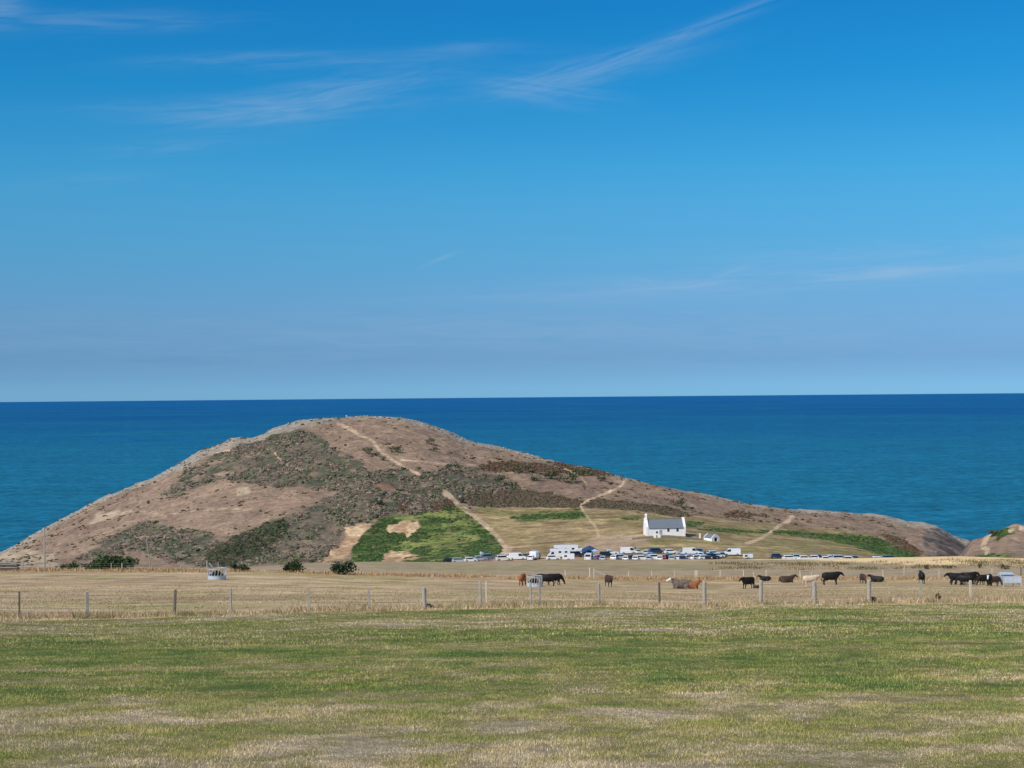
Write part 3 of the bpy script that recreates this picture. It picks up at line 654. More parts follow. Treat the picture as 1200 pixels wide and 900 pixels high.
def post_mesh(w_, h, mat, round_=False):
    m = MB()
    if round_:
        m.tube((0, 0, -.3), (0, 0, h - .02), w_ / 2, mat, 10); m.tube((0, 0, h - .02), (0, 0, h + .01), w_ / 2, mat, 10, w_ * .38)
    else:
        m.box((0, 0, (h - .3) / 2), (w_, w_, h + .3), mat); m.box((0, 0, h + .015), (w_, w_, .03), mat, taper=.6)
    return m.mesh('post', 0)


def strand(name, pts, r_, mat, parent):
    cu = bpy.data.curves.new(name, 'CURVE'); cu.dimensions = '3D'; cu.bevel_depth = r_; cu.bevel_resolution = 1
    sp = cu.splines.new('POLY'); sp.points.add(len(pts) - 1)
    for p, q in zip(sp.points, pts): p.co = (*q, 1)
    o = bpy.data.objects.new(name, cu); o.data.materials.append(mat); COL.objects.link(o); bpy.context.view_layer.update()
    dg = bpy.context.evaluated_depsgraph_get(); me = bpy.data.meshes.new_from_object(o.evaluated_get(dg)); bpy.data.objects.remove(o)
    return link(name, me, parent)


FRONT = [(-620, 0, .09, 0), (-480, 0, .09, 0), (-340, 0, .1, 0), (-200, 0, .09, 0), (-80, 0, .09, 0), (22.5, 1.08, .075, 1), (102.5, 1.14, .12, 0), (204.5, 1.13, .09, 1), (270.5, 1.16, .09, 0), (362.5, 1.10, .10, 0), (432.5, 1.05, .10, 0), (497.5, 1.00, .20, 0), (562.5, 1.2, .12, 0), (570, 1.2, .07, 2),
         (621.5, 1.13, .10, 0), (632.5, 1.25, .08, 0), (702.5, 1.08, .09, 0), (773, 1.15, .085, 1), (825.5, 1.26, .19, 0), (891.5, 1.18, .19, 0), (954.5, 1.12, .21, 0), (1018.5, 1.16, .20, 0), (1078.5, 1.08, .12, 0), (1138, 1.03, .11, 2), (1215, 1.1, .1, 0), (1300, 1.1, .1, 0), (1400, 1.1, .1, 0), (1520, 1.1, .1, 0), (1640, 1.1, .1, 0)]
u0, Y0f = NK[1][0], NK[1][1]
fx, fyc, fz = spot_at(600, float(np.interp(0, u0, Y0f)))
fence = tag(empty('wire_fence', (fx, fyc, fz)), 'wire stock fence on weathered posts between the mown grass and the cattle pasture', 'fence')
tops = []
for px_, h, wd, kind in FRONT:
    u = float(ray(px_, 705)[0]); Y = float(np.interp(u, u0, Y0f)); X = u * Y; z = float(height(np.array([X]), np.array([Y]))[0]); h = h or 1.1
    o = link('post', post_mesh(wd, h, [wood, wood_dark, wood_pale][kind], wd > .15), fence)
    o.location = (X - fx, Y - fyc, z - fz); o.rotation_euler = (random.uniform(-.03, .03), random.uniform(-.035, .035), random.uniform(-.4, .4))
    if wd > .15: o['label'] = 'thick round grey post'
    tops.append((X - fx, Y - fyc - wd / 2 - .004, z - fz))
for h in (.22, .42, .62, .82, .98): strand('wire', [(x, y, z + h) for x, y, z in tops], .0022, wire_m, fence)

BACK = [(-160, 1.2, .1), (-90, 1.2, .1), (35.5, 1.05, .1), (42, 1.0, .07), (69.5, 1.25, .1), (93.5, 1.15, .1), (130.5, 1.0, .09), (143, .95, .14), (178, .9, .1), (212, .9, .1), (242.5, 1.5, .14), (255.5, 1.2, .11), (283, 1.25, .12), (322, 1.0, .09), (359.5, 1.0, .09), (395, 1.0, .09), (430, 1.0, .08), (470, 1.0, .08), (510, 1.0, .08), (548, 1.0, .08), (585, 1.0, .08), (625, 1.0, .08),
        (662.5, 1.05, .15), (691, 1.5, .17), (695.5, 1.3, .17), (736.5, 1.0, .12), (763.5, 1.05, .13), (790.5, 1.1, .12), (843.5, 1.15, .18), (871, 1.2, .14), (883, .9, .1), (898, 1.2, .17), (937.5, 1.1, .14), (950.5, .9, .12), (985, 1.0, .1), (1034.5, 1.2, .14), (1059, 1.8, .1), (1100, 1.2, .1), (1140, 1.2, .1), (1162, 1.4, .1), (1196, 1.6, .16), (1240, 1.2, .1), (1300, 1.2, .1)]
bx_, by_, bz_ = spot_at(600, 226.0)
bf = tag(empty('post_and_wire_fence', (bx_, by_, bz_)), 'far fence of thin pale posts behind the grazing cattle', 'fence'); tops = []
for px_, h, wd in BACK:
    X, Y, z = spot_at(px_, 226.0 + 1.5 * math.sin(px_ * .01))
    o = link('post', post_mesh(wd, h, wood_dark if px_ == 1196 else (wood_pale if px_ > 640 else wood)), bf); o.location = (X - bx_, Y - by_, z - bz_); o.rotation_euler = (0, random.uniform(-.05, .05), random.uniform(-.3, .3))
    tops.append((X - bx_, Y - by_ - .1, z - bz_))
for px_, dx_, s_ in ((245, 1.0, 1), (698, 2.4, 1)):
    X, Y, z = spot_at(px_, 226.0); m = MB(); m.tube((X - bx_, Y - by_ - .15, z - bz_ + 1.15), (X - bx_ + dx_ * .9, Y - by_ - .15, z - bz_ + .05), .06, wood_pale); m.build('strut', bf)
for h in (.35, .65, .95): strand('wire', [(x, y, z + h) for x, y, z in tops], .006, wire_m, bf)
X, Y, z = spot_at(815.5, 224.0); m = MB(); m.box((0, 0, .52), (.42, .30, 1.4), wood_pale); m.box((0, 0, 1.235), (.38, .26, .03), wood_pale, taper=.8)
o = m.build('stump_post'); o.location = (X, Y, z); tag(o, 'short thick pale gatepost standing on its own in front of the far fence', 'gatepost')

# leaning gatepost and the stack of weathered rails at the left edge
X, Y, z = spot_at(26.5, 222.0); m = MB(); m.box((0, 0, .75), (.20, .18, 1.9), wood, ry=.12); o = m.build('gatepost'); o.location = (X, Y, z); tag(o, 'leaning grey gatepost at the end of the rail stack', 'gatepost')
X, Y, z = spot_at(0, 220.5); st = tag(empty('rail_stack', (X, Y, z)), 'stack of weathered timber rails lying in the grass at the left edge', 'timber stack')
for k in range(6):
    for q in range(3):
        m = MB(); m.box((random.uniform(-.15, .15), q * .3 - .3 + .05 * (k % 2), .13 + k * .235), (6.0 - .2 * k, .24, .09), wood if k in (2, 4, 5) and q == 0 else wood_dark, ry=.012 * k + .01); m.build('rail', st)
for dx_ in (-2.4, -.2, 2.2):
    m = MB(); m.box((dx_, .12, .62), (.12, .8, 1.2), wood_dark); m.build('bearer', st)

# poles
for px_, Y, pt, lean, lab in ((52.2, 224, 619, .0, 'tall upright grey pole rising in front of the hill near the rail stack'), (176.5, 228, 632, -.13, 'thin leaning grey pole beyond the fence right of the bushes')):
    X, Y, z = spot_at(px_, Y); s_ = float(ray(px_, pt)[1]); h = EYE - s_ * Y - z
    po = tag(empty('utility_pole', (X, Y, z)), lab, 'pole'); m = MB(); m.tube((0, 0, -.4), (math.sin(lean) * h, 0, h), .13 if lean == 0 else .07, wood, 10, .09 if lean == 0 else .05); m.build('pole', po)
    m = MB(); m.tube((math.sin(lean) * h * .97, -.12, h * .965), (math.sin(lean) * h * .97, -.12, h * .99), .035, galv, 8); m.build('insulator', po)

# ------------------------------------------------------------------ feeders
def ring_feeder(px_, py_, lab, rad=1.08, scale=1.0):
    X, Y, z = spot(px_, py_)
    fd = tag(empty('ring_feeder', (X, Y, z), .1), lab, 'cattle feeder', 'round cattle feeders'); fd.scale = (scale,) * 3
    N = 40
    def ring(z0, z1, r_, th, mat, nm):
        m = MB(); vs = []
        for zz in (z0, z1):
            for rr_ in (r_, r_ - th):
                for i in range(N): a = 2 * math.pi * i / N; vs.append((rr_ * math.cos(a), rr_ * math.sin(a), zz))
        fs = []
        for i in range(N):
            j = (i + 1) % N; fs += [(i, j, 2 * N + j, 2 * N + i), (N + j, N + i, 3 * N + i, 3 * N + j), (2 * N + i, 2 * N + j, 3 * N + j, 3 * N + i), (j, i, N + i, N + j)]
        m.add(vs, fs, mat); return m.build(nm, fd)
    ring(.02, .52, rad, .02, galv_blue, 'skirt'); ring(.50, .56, rad + .02, .06, galv, 'middle_rail'); ring(1.30, 1.39, rad + .02, .06, galv, 'top_rail')
    for i in range(18):
        a = 2 * math.pi * i / 18; m = MB(); c_, s_ = math.cos(a), math.sin(a)
        m.tube((c_ * rad * .99, s_ * rad * .99, .5), (math.cos(a + .12) * rad * .99, math.sin(a + .12) * rad * .99, 1.34), .036, galv, 6); m.build('bar', fd)
    X_, Y_ = RNG.normal(0, .42, 1600), RNG.normal(0, .42, 1600); q = MB()
    for x, y in zip(X_, Y_):
        rr_ = math.hypot(x, y)
        if rr_ > .88: continue
        hh = 1.05 * math.exp(-rr_ * rr_ * 1.0) * random.uniform(.6, 1.05) + .15; a = random.uniform(0, 6.28)
        q.add([(x - .06 * math.cos(a), y - .06 * math.sin(a), 0), (x + .06 * math.cos(a), y + .06 * math.sin(a), 0), (x + random.uniform(-.2, .2), y + random.uniform(-.2, .2), hh)], [(0, 1, 2)], hay_m)
    q.build('fodder', fd); return fd


ring_feeder(254.3, 679.0, 'round galvanised feeder with open bars standing alone on the left pasture', 1.12, .98)
ring_feeder(626.5, 687.5, 'round galvanised feeder standing between the orange brown and black cattle', .98, .93)

X, Y, z = spot(1181, 687.3)
cf = tag(empty('creep_feeder', (X, Y, z), R(-8)), 'square galvanised sheet feeder on legs at the right end of the herd', 'cattle feeder')
m = MB(); m.box((.35, -.95, .93), (2.05, .04, .78), galv_blue); m.build('front_sheet', cf)
for k in range(3):
    m = MB(); m.box((.35, -.98, .68 + k * .25), (2.05, .03, .035), galv); m.build('rib', cf)
m = MB(); m.box((.2, .0, .66), (1.9, 1.5, .12), galv); m.box((.2, -.2, .95), (1.7, .04, .5), galv, rx=.5); m.build('trough', cf)
m = MB(); m.box((-.1, .92, 1.12), (1.75, .04, .72), galv_blue); m.build('rear_sheet', cf)
for dx_, dy_ in ((-.68, -.95), (1.38, -.95), (-.98, .92), (.80, .92)):
    m = MB(); m.box((dx_, dy_, .70), (.09, .09, 1.4 if dy_ < 0 else 1.6), galv); m.build('leg', cf)
for k in range(4):
    m = MB(); m.tube((-.70, -.93, .35 + k * .3), (-.98, .90, .45 + k * .32), .03, galv, 6); m.build('side_rail', cf); m = MB(); m.tube((1.38, -.93, .35 + k * .3), (.80, .90, .45 + k * .32), .03, galv, 6); m.build('side_rail', cf)
m = MB(); m.tube((-.70, -.93, .3), (-.98, .90, 1.35), .03, galv, 6); m.tube((-.70, -.93, 1.25), (-.98, .90, .35), .03, galv, 6); m.build('cross_brace', cf)
m = MB(); m.box((-.1, .3, 1.52), (1.5, .9, .04), galv_blue, rx=.18); m.build('lid', cf)


# ------------------------------------------------------------------ bushes
leaf_mats = {}


def leaf_mat(key, col):
    if key not in leaf_mats:
        m = bpy.data.materials.new('leaf_' + key); m.use_nodes = True; t = NT(m.node_tree); b = t.n['Principled BSDF']
        c = t.ramp(t.attr('Rnd').outputs[2], [(0, tuple(x * .55 for x in col)), (.6, tuple(col)), (1, tuple(x * 1.7 for x in col))]); t.l.new(c, b.inputs['Base Color'])
        b.inputs['Roughness'].default_value = .6; b.inputs['Specular IOR Level'].default_value = .25; leaf_mats[key] = m
    return leaf_mats[key]


def bush(name, X, Y, z, wx_, h, lab, cat, grp, n=900, col=(.05, .085, .03), key='dark', dpt=None, lumps=5):
    root = tag(empty(name, (X, Y, z)), lab, cat, grp); dpt = dpt or wx_ * .8
    C = np.stack([RNG.uniform(-.32, .32, lumps) * wx_, RNG.uniform(-.3, .3, lumps) * dpt, RNG.uniform(.22, .62, lumps) * h], -1); Rr = RNG.uniform(.22, .5, lumps)
    k = RNG.integers(0, lumps, n); dirn = RNG.normal(0, 1, (n, 3)); dirn /= np.linalg.norm(dirn, axis=1)[:, None]; rad = RNG.random(n) ** .55 * RNG.choice([.8, 1.0, 1.35], n, p=[.45, .4, .15])
    P = C[k] + dirn * rad[:, None] * (Rr[k][:, None] * np.array([wx_ * .62, dpt * .62, h])); P[:, 2] = np.maximum(P[:, 2], .02)
    P[:, 0] *= wx_ / max(1e-3, np.ptp(np.percentile(P[:, 0], [1, 99]))); P[:, 2] *= h / max(1e-3, np.percentile(P[:, 2], 99))
    sz = .055 * (wx_ * h) ** .5 * RNG.uniform(.7, 1.6, n) + .03; A = RNG.normal(0, 1, (n, 3)); A /= np.linalg.norm(A, axis=1)[:, None]; B = np.cross(A, RNG.normal(0, 1, (n, 3))); B /= np.linalg.norm(B, axis=1)[:, None]
    A *= sz[:, None]; B *= sz[:, None] * .6
    V = np.stack([P - A, P - B, P + A, P + B], 1).reshape(-1, 3)
    link('foliage', np_mesh('foliage', V, np.arange(4 * n).reshape(n, 4), leaf_mat(key, col), False, floats={'Rnd': np.repeat(RNG.random(n), 4)}), root)
    m = MB()
    for q in range(4):
        a = q * 1.57 + .4; m.tube((0, 0, -.15), (math.cos(a) * wx_ * .25, math.sin(a) * dpt * .25, h * .6), .02 * wx_ + .02, wood_dark, 6, .012)
    m.build('stem', root); return root


def bush_px(px_, py_, wpx, hpx, lab, Y=None, name='gorse_bush', cat='bush', grp=None, **k):
    X, Y, z = spot_at(px_, Y) if Y else spot(px_, py_)
    return bush(name, X, Y, z, wpx * Y / F, hpx * Y / F * 1.05, lab, cat, grp, **k)


g1 = 'dark bushes beyond the far fence'
bush_px(131, 666, 44, 13.5, 'largest dark green bush beyond the far fence, rightmost of the row on the left', 231, grp=g1, n=1500, lumps=7)
bush_px(104, 666, 30, 9.5, 'middle dark green bush of the row left of the biggest bush', 232, grp=g1, n=900)
bush_px(81, 666, 26, 6.5, 'lowest dark bush of the row next to the tall pole', 233, grp=g1, n=700)
bush_px(283, 670, 20, 9, 'small dark bush just right of the lone round feeder', 222, grp=g1, n=700)
bush_px(341.5, 671, 22, 13.5, 'rounded dark green bush by itself between the lone feeder and the spiky bush', 221, grp=g1, n=1100)
bush_px(403.5, 674.5, 27, 15, 'spiky twin-headed dark bush in the grass right of the rounded bush', 216, grp=g1, n=1200, lumps=4, col=(.04, .065, .03), key='black')
g2 = 'green gorse bushes on the open hill'
HB = [(459, 530, 19, 7, 'grey green gorse bush right of the summit path, beside its middle'), (431, 532, 13, 8, 'gorse bush left of the summit path'), (501, 520, 13, 6, 'upper of two bushes alone on the slope right of the summit path'), (507, 529, 12, 4.5, 'lower flatter of two bushes alone on the slope right of the summit path'),
      (449, 540, 7, 5, 'small bush touching the left edge of the summit path'), (490, 551, 7, 4, 'small dark bush at the foot of the summit path'), (441, 535, 7, 5, 'small grey bush between two bushes left of the summit path'),
      (612, 554, 24, 9, 'broad green bush at the left end of the row below the ridge'), (631, 564, 17, 6, 'low green bush second from the left of the row below the ridge'), (646, 561, 18, 10, 'upright green bush in the middle of the row below the ridge'), (668, 566, 24, 11, 'widest dark green bush of the row below the ridge'),
      (681, 557, 23, 8, 'bright green bush highest on the slope, above the row below the ridge'), (703, 564, 13, 6, 'small green bush nearest to the pale path up to the ridge'), (794, 593, 17, 8, 'left bush of the pair on the slope above the church'), (806, 598.5, 14, 6, 'right lower bush of the pair on the slope above the church'),
      (584, 566, 13, 8, 'green bush at the edge of the grey scrub'), (603, 571, 12, 6, 'small green bush under the broad bush below the ridge'), (444, 593, 9, 8, 'single dark round bush in the scrub above the bracken'), (540, 589, 8, 5, 'dark bush in the sandy gully above the bracken'), (1168, 627, 24, 6, 'low green bush on top of the right hand headland')]
for x, y, w_, h, lab in HB:
    dk = (x, y) in ((444, 593), (540, 589)); bush_px(x, y, w_, h, lab, name='hillside_bush', grp=g2, n=260, dpt=None, col=(.028, .045, .02) if dk else (.075, .105, .042), key='hdark' if dk else 'green')
g3 = 'tall weeds on the brow behind the far fence'
for x, Y, w_, h, lab in ((1085, 262, 7, 4.5, 'dark seeding dock clump behind the single black cow'), (1149, 262, 4.5, 6.5, 'upright brown dock stalk above the herd'), (1178, 258, 13, 6, 'green weed clump just behind the square feeder'), (1112, 262, 16, 4, 'long low weed clump left of the herd')):
    bush_px(x, 665, w_, h, lab, Y, name='weed_clump', cat='weeds', grp=g3, n=220, col=(.09, .085, .045), key='weed', lumps=4)
for x, w_, h, lab in ((503, 9, 5, 'rank weeds round the foot of the thick post left of the paired posts'), (829, 10, 5.5, 'rank weeds round the foot of the thick post nearest the lying cattle'), (1022, 8, 7, 'dry thistles round the foot of the thick post below the front-on cow'), (1101, 6, 9, 'dead thistle stalk in the long grass right of the lone black cow')):
    bush_px(x, 705, w_, h, lab, float(np.interp(float(ray(x, 705)[0]), u0, Y0f)) + .1, name='weed_clump', cat='weeds', grp='weeds along the near fence', n=150, col=(.10, .095, .05) if w_ != 6 else (.14, .09, .055), key='nearweed' if w_ != 6 else 'thistle', lumps=4)
bush_px(600, 652, 14, 4, 'low green hedge piece beside the long white van', 440, name='hedge_clump', n=400, col=(.07, .09, .045), key='hedge')
bush_px(908, 655, 24, 4, 'low dark hedge piece beside the small white trailer', 418, name='hedge_clump', n=500, col=(.05, .075, .035), key='hedge')

# ------------------------------------------------------------------ church
white = simple('limewash', (.88, .87, .84), .85, var=.05, scale=1.2, bump=.2)
slate = simple('roof_slate', (.16, .18, .215), .6, spec=.5, var=.2, scale=3.0, bump=.3)
glass = simple('dark_glass', (.015, .017, .02), .12, spec=.8, var=.1)
glass_dummy = None
dark = simple('dark_opening', (.02, .02, .02), .8)
stone = simple('field_stone', (.20, .185, .165), .95, var=.4, scale=2.5, bump=.6)
X, Y, z = spot_at(779, 484.0); z -= .15
ch = tag(empty('church', (X, Y, z), R(4)), 'small whitewashed church with grey slate roof and a tall bellcote on its left gable', 'church')
L2, Wd, He, Hr = 6.1, 3.0, 2.4, 5.05
m = MB(); m.box((0, -Wd + .3, He / 2 - .3), (2 * L2, .6, He + .6), white); m.box((0, Wd - .3, He / 2 - .3), (2 * L2, .6, He + .6), white); m.build('wall', ch)
for s_, topx in ((-1, 1), (1, 0)):
    m = MB(); x0 = s_ * (L2 + .02); pts = [(-Wd - .06, -.6), (Wd + .06, -.6), (Wd + .06, He + .30), (.42, Hr + .42), (-.42, Hr + .42), (-Wd - .06, He + .30)]
    vs = [(x0 - .36, y, zz) for y, zz in pts] + [(x0 + .36, y, zz) for y, zz in pts]; n = len(pts)
    m.add(vs, [tuple(range(n))[::-1], tuple(range(n, 2 * n))] + [(i, (i + 1) % n, n + (i + 1) % n, n + i) for i in range(n)], white)
    if not topx: g = m.build('gable', ch)
    else:
        m.box((x0 - .1, 0, Hr - .55), (1.0, 2.6, 1.7), white, taper=.75); m.build('gable', ch)
        q = MB(); q.box((x0, -.42, Hr + .75), (.55, .28, .9), white); q.box((x0, .42, Hr + .75), (.55, .28, .9), white); q.box((x0, 0, Hr + 1.28), (.60, 1.14, .18), white); q.add([(x0 - .33, -.57, Hr + 1.37), (x0 + .33, -.57, Hr + 1.37), (x0 + .33, .57, Hr + 1.37), (x0 - .33, .57, Hr + 1.37), (x0 - .33, 0, Hr + 1.75), (x0 + .33, 0, Hr + 1.75)], [(0, 1, 5, 4), (2, 3, 4, 5), (0, 4, 3), (1, 2, 5)], white); bc = q.build('bellcote', ch)
        q = MB(); q.tube((x0, 0, Hr + .55), (x0, 0, Hr + .95), .24, simple('bell_bronze', (.10, .075, .04), .4, .8), 12, .1); q.build('bell', bc)
m = MB()
for s_ in (-1, 1):
    y0, z0, y1, z1 = s_ * (Wd + .22), He - .06, 0.0, Hr + .04
    m.add([(-L2 + .4, y0, z0), (L2 - .4, y0, z0), (L2 - .4, y1, z1), (-L2 + .4, y1, z1), (-L2 + .4, y0, z0 - .12), (L2 - .4, y0, z0 - .12), (L2 - .4, y1, z1 - .12), (-L2 + .4, y1, z1 - .12)], [(0, 1, 2, 3), (7, 6, 5, 4), (0, 4, 5, 1), (1, 5, 6, 2), (0, 3, 7, 4)], slate)
rf = m.build('roof', ch); m = MB(); m.box((0, 0, Hr + .06), (2 * L2 - .8, .28, .1), stone); m.build('ridge_tiles', rf)
for dx_, dz_, ww, hh in ((.75, 1.72, .62, 1.15), (3.75, 1.72, .62, 1.15), (-3.0, .95, .55, .55)):
    m = MB(); m.box((dx_, -Wd - .004, dz_), (ww + .12, .03, hh + .12), stone); wn = m.build('window', ch); m = MB(); m.box((dx_, -Wd - .022, dz_), (ww, .02, hh), glass); m.build('pane', wn)
    m = MB(); m.box((dx_, -Wd - .036, dz_), (.05, .02, hh), stone); m.build('mullion', wn)
m = MB(); m.box((-1.75, -Wd - .02, .8), (.85, .06, 1.8), simple('door_grey', (.30, .31, .34), .7)); dr = m.build('door', ch); m = MB(); m.box((-1.5, -Wd - .065, .8), (.05, .04, .1), dark); m.build('handle', dr)

X, Y, z = spot_at(834.5, 474.0)
an = tag(empty('outbuilding', (X, Y, z), R(30)), 'tiny white gabled outbuilding with open dark doorway right of the church', 'outbuilding'); an.scale = (.86, .86, .86)
def gable_wall(y0, th, nm, hole=False):
    m = MB(); w2, e, r_ = 1.85, 1.35, 2.5
    def slab(pts):
        n = len(pts); vs = [(x, y0 - th, zz) for x, zz in pts] + [(x, y0, zz) for x, zz in pts]
        m.add(vs, [tuple(range(n)), tuple(range(2 * n - 1, n - 1, -1))] + [(i, n + i, n + (i + 1) % n, (i + 1) % n) for i in range(n)], white)
    if hole: slab([(-w2, -.4), (-.6, -.4), (-.6, 1.3), (-w2, e)]); slab([(.75, -.4), (w2, -.4), (w2, e), (.75, 1.3)]); slab([(-w2, e), (-.6, 1.3), (.75, 1.3), (w2, e), (0.35, r_), (-.35, r_)])
    else: slab([(-w2, -.4), (w2, -.4), (w2, e), (.3, r_), (-.3, r_), (-w2, e)])
    return m.build(nm, an)
gable_wall(-2.0, .3, 'front_gable', True); gable_wall(2.6, .3, 'rear_gable')
for s_ in (-1, 1):
    m = MB(); m.box((s_ * 1.7, .25, .45), (.3, 4.4, 1.7), white); m.build('wall', an)
    m = MB(); m.add([(s_ * 2.0, -1.98, 1.22), (s_ * 2.0, 2.28, 1.22), (0, 2.28, 2.46), (0, -1.98, 2.46), (s_ * 2.0, -1.98, 1.12), (s_ * 2.0, 2.28, 1.12), (0, 2.28, 2.36), (0, -1.98, 2.36)], [(0, 1, 2, 3), (7, 6, 5, 4), (0, 4, 5, 1), (1, 5, 6, 2), (0, 3, 7, 4)], slate); m.build('roof_slope', an)
m = MB(); m.box((.075, -1.4, .45), (1.35, .06, 1.7), dark); m.build('door', an)  # near-black panel; its colour stands for the shade inside the open doorway

# round-shouldered white gate walls and the low wall round the churchyard
X, Y, z = spot_at(770, 474.5); gt = tag(empty('churchyard_gate', (X, Y, z)), 'white round-topped gate walls in front of the church', 'gate')
for s_ in (-1, 1):
    m = MB(); pts = [(s_ * .18, -.3), (s_ * 1.15, -.3)] + [(s_ * (.665 + .485 * math.cos(a)), .72 + .45 * math.sin(a)) for a in np.linspace(0, math.pi, 9)]; m.prism(pts if s_ > 0 else pts[::-1], -.2, .2, white); m.build('gate_wall', gt)
m = MB(); m.box((0, 0, .42), (.34, .06, .8), dark); m.build('gate_leaf', gt)
X, Y, z = spot_at(774.2, 477.0); m = MB(); m.prism([(-.42, -.2), (.42, -.2), (.42, 1.15), (.25, 1.38), (-.25, 1.38), (-.42, 1.15)], -.09, .09, simple('headstone_grey', (.40, .41, .45), .8)); o = m.build('headstone'); o.location = (X, Y, z); tag(o, 'grey headstone standing before the church wall beside the gate', 'headstone')
cwall = []
for (xa, ya), (xb, yb) in (((741, 474.6), (765.5, 474.2)), ((774.5, 474.4), (822, 473.6))):
    for t_ in np.linspace(0, 1, 14): cwall.append((xa + (xb - xa) * t_, ya + (yb - ya) * t_))
    m = MB(); P = [spot_at(a, b_) for a, b_ in cwall]
    for p, q in zip(P[:-1], P[1:]):
        a = math.atan2(q[1] - p[1], q[0] - p[0]); m.box(((p[0] + q[0]) / 2, (p[1] + q[1]) / 2, (p[2] + q[2]) / 2 + .12), (math.dist(p[:2], q[:2]) + .02, .5, .75), stone, rz=a)
    cwall = []; o = m.build('stone_wall'); o['kind'] = 'thing'; tag(o, 'low turf-topped stone wall left of the churchyard gate' if xa == 741 else 'low turf-topped stone wall running from the churchyard gate towards the outbuilding', 'wall')
X, Y, z = spot_at(806.5, 480); sh = tag(empty('shed', (X, Y, z)), 'low dark shed with a grey roof against the right end of the church', 'shed')
m = MB(); m.box((0, 0, .45), (1.5, 1.4, 1.0), simple('tarred_board', (.03, .03, .035), .8)); m.build('wall', sh); m = MB(); m.box((-.05, 0, 1.03), (1.8, 1.7, .08), slate, ry=.12); m.build('roof', sh)
X, Y, z = spot_at(820.4, 478); m = MB(); m.box((0, 0, .7), (.5, .4, 1.9), white, taper=.8); o = m.build('pillar'); o.location = (X, Y, z); tag(o, 'white tapered pillar just left of the outbuilding', 'pillar')
for x, y, lab in ((722, 480, 'left grave marker in the rough green grass left of the church'), (729, 484, 'middle grave marker in the rough green grass left of the church'), (735, 479, 'grave marker nearest to the church on its left')):
    X, Y, z = spot_at(x, y); m = MB(); m.box((0, 0, .35), (.6, .14, 1.0), simple('pale_marker', (.42, .42, .38), .9), taper=.85); o = m.build('headstone'); o.location = (X, Y, z); tag(o, lab, 'headstone', 'grave markers beside the church')

# ------------------------------------------------------------------ vehicles
rubber = simple('tyre_rubber', (.02, .02, .02), .9); rim_m = simple('wheel_rim', (.5, .5, .52), .35, .6); lamp_m = simple('lamp_lens', (.7, .7, .72), .15, spec=.8); tail_m = simple('tail_lens', (.35, .01, .01), .2, spec=.8)
PAINT = {}
def paint(c):
    if c not in PAINT: PAINT[c] = simple('paint_%d' % len(PAINT), c, .3, spec=.5, var=.03, coat=.6)
    return PAINT[c]
WHITE, CREAM, SILVER, BLUE, NAVY, BLACK, RED, PINK, GREYB = (.88, .88, .88), (.78, .74, .62), (.50, .53, .57), (.16, .26, .40), (.025, .04, .09), (.015, .016, .02), (.50, .04, .04), (.70, .25, .45), (.13, .17, .22)
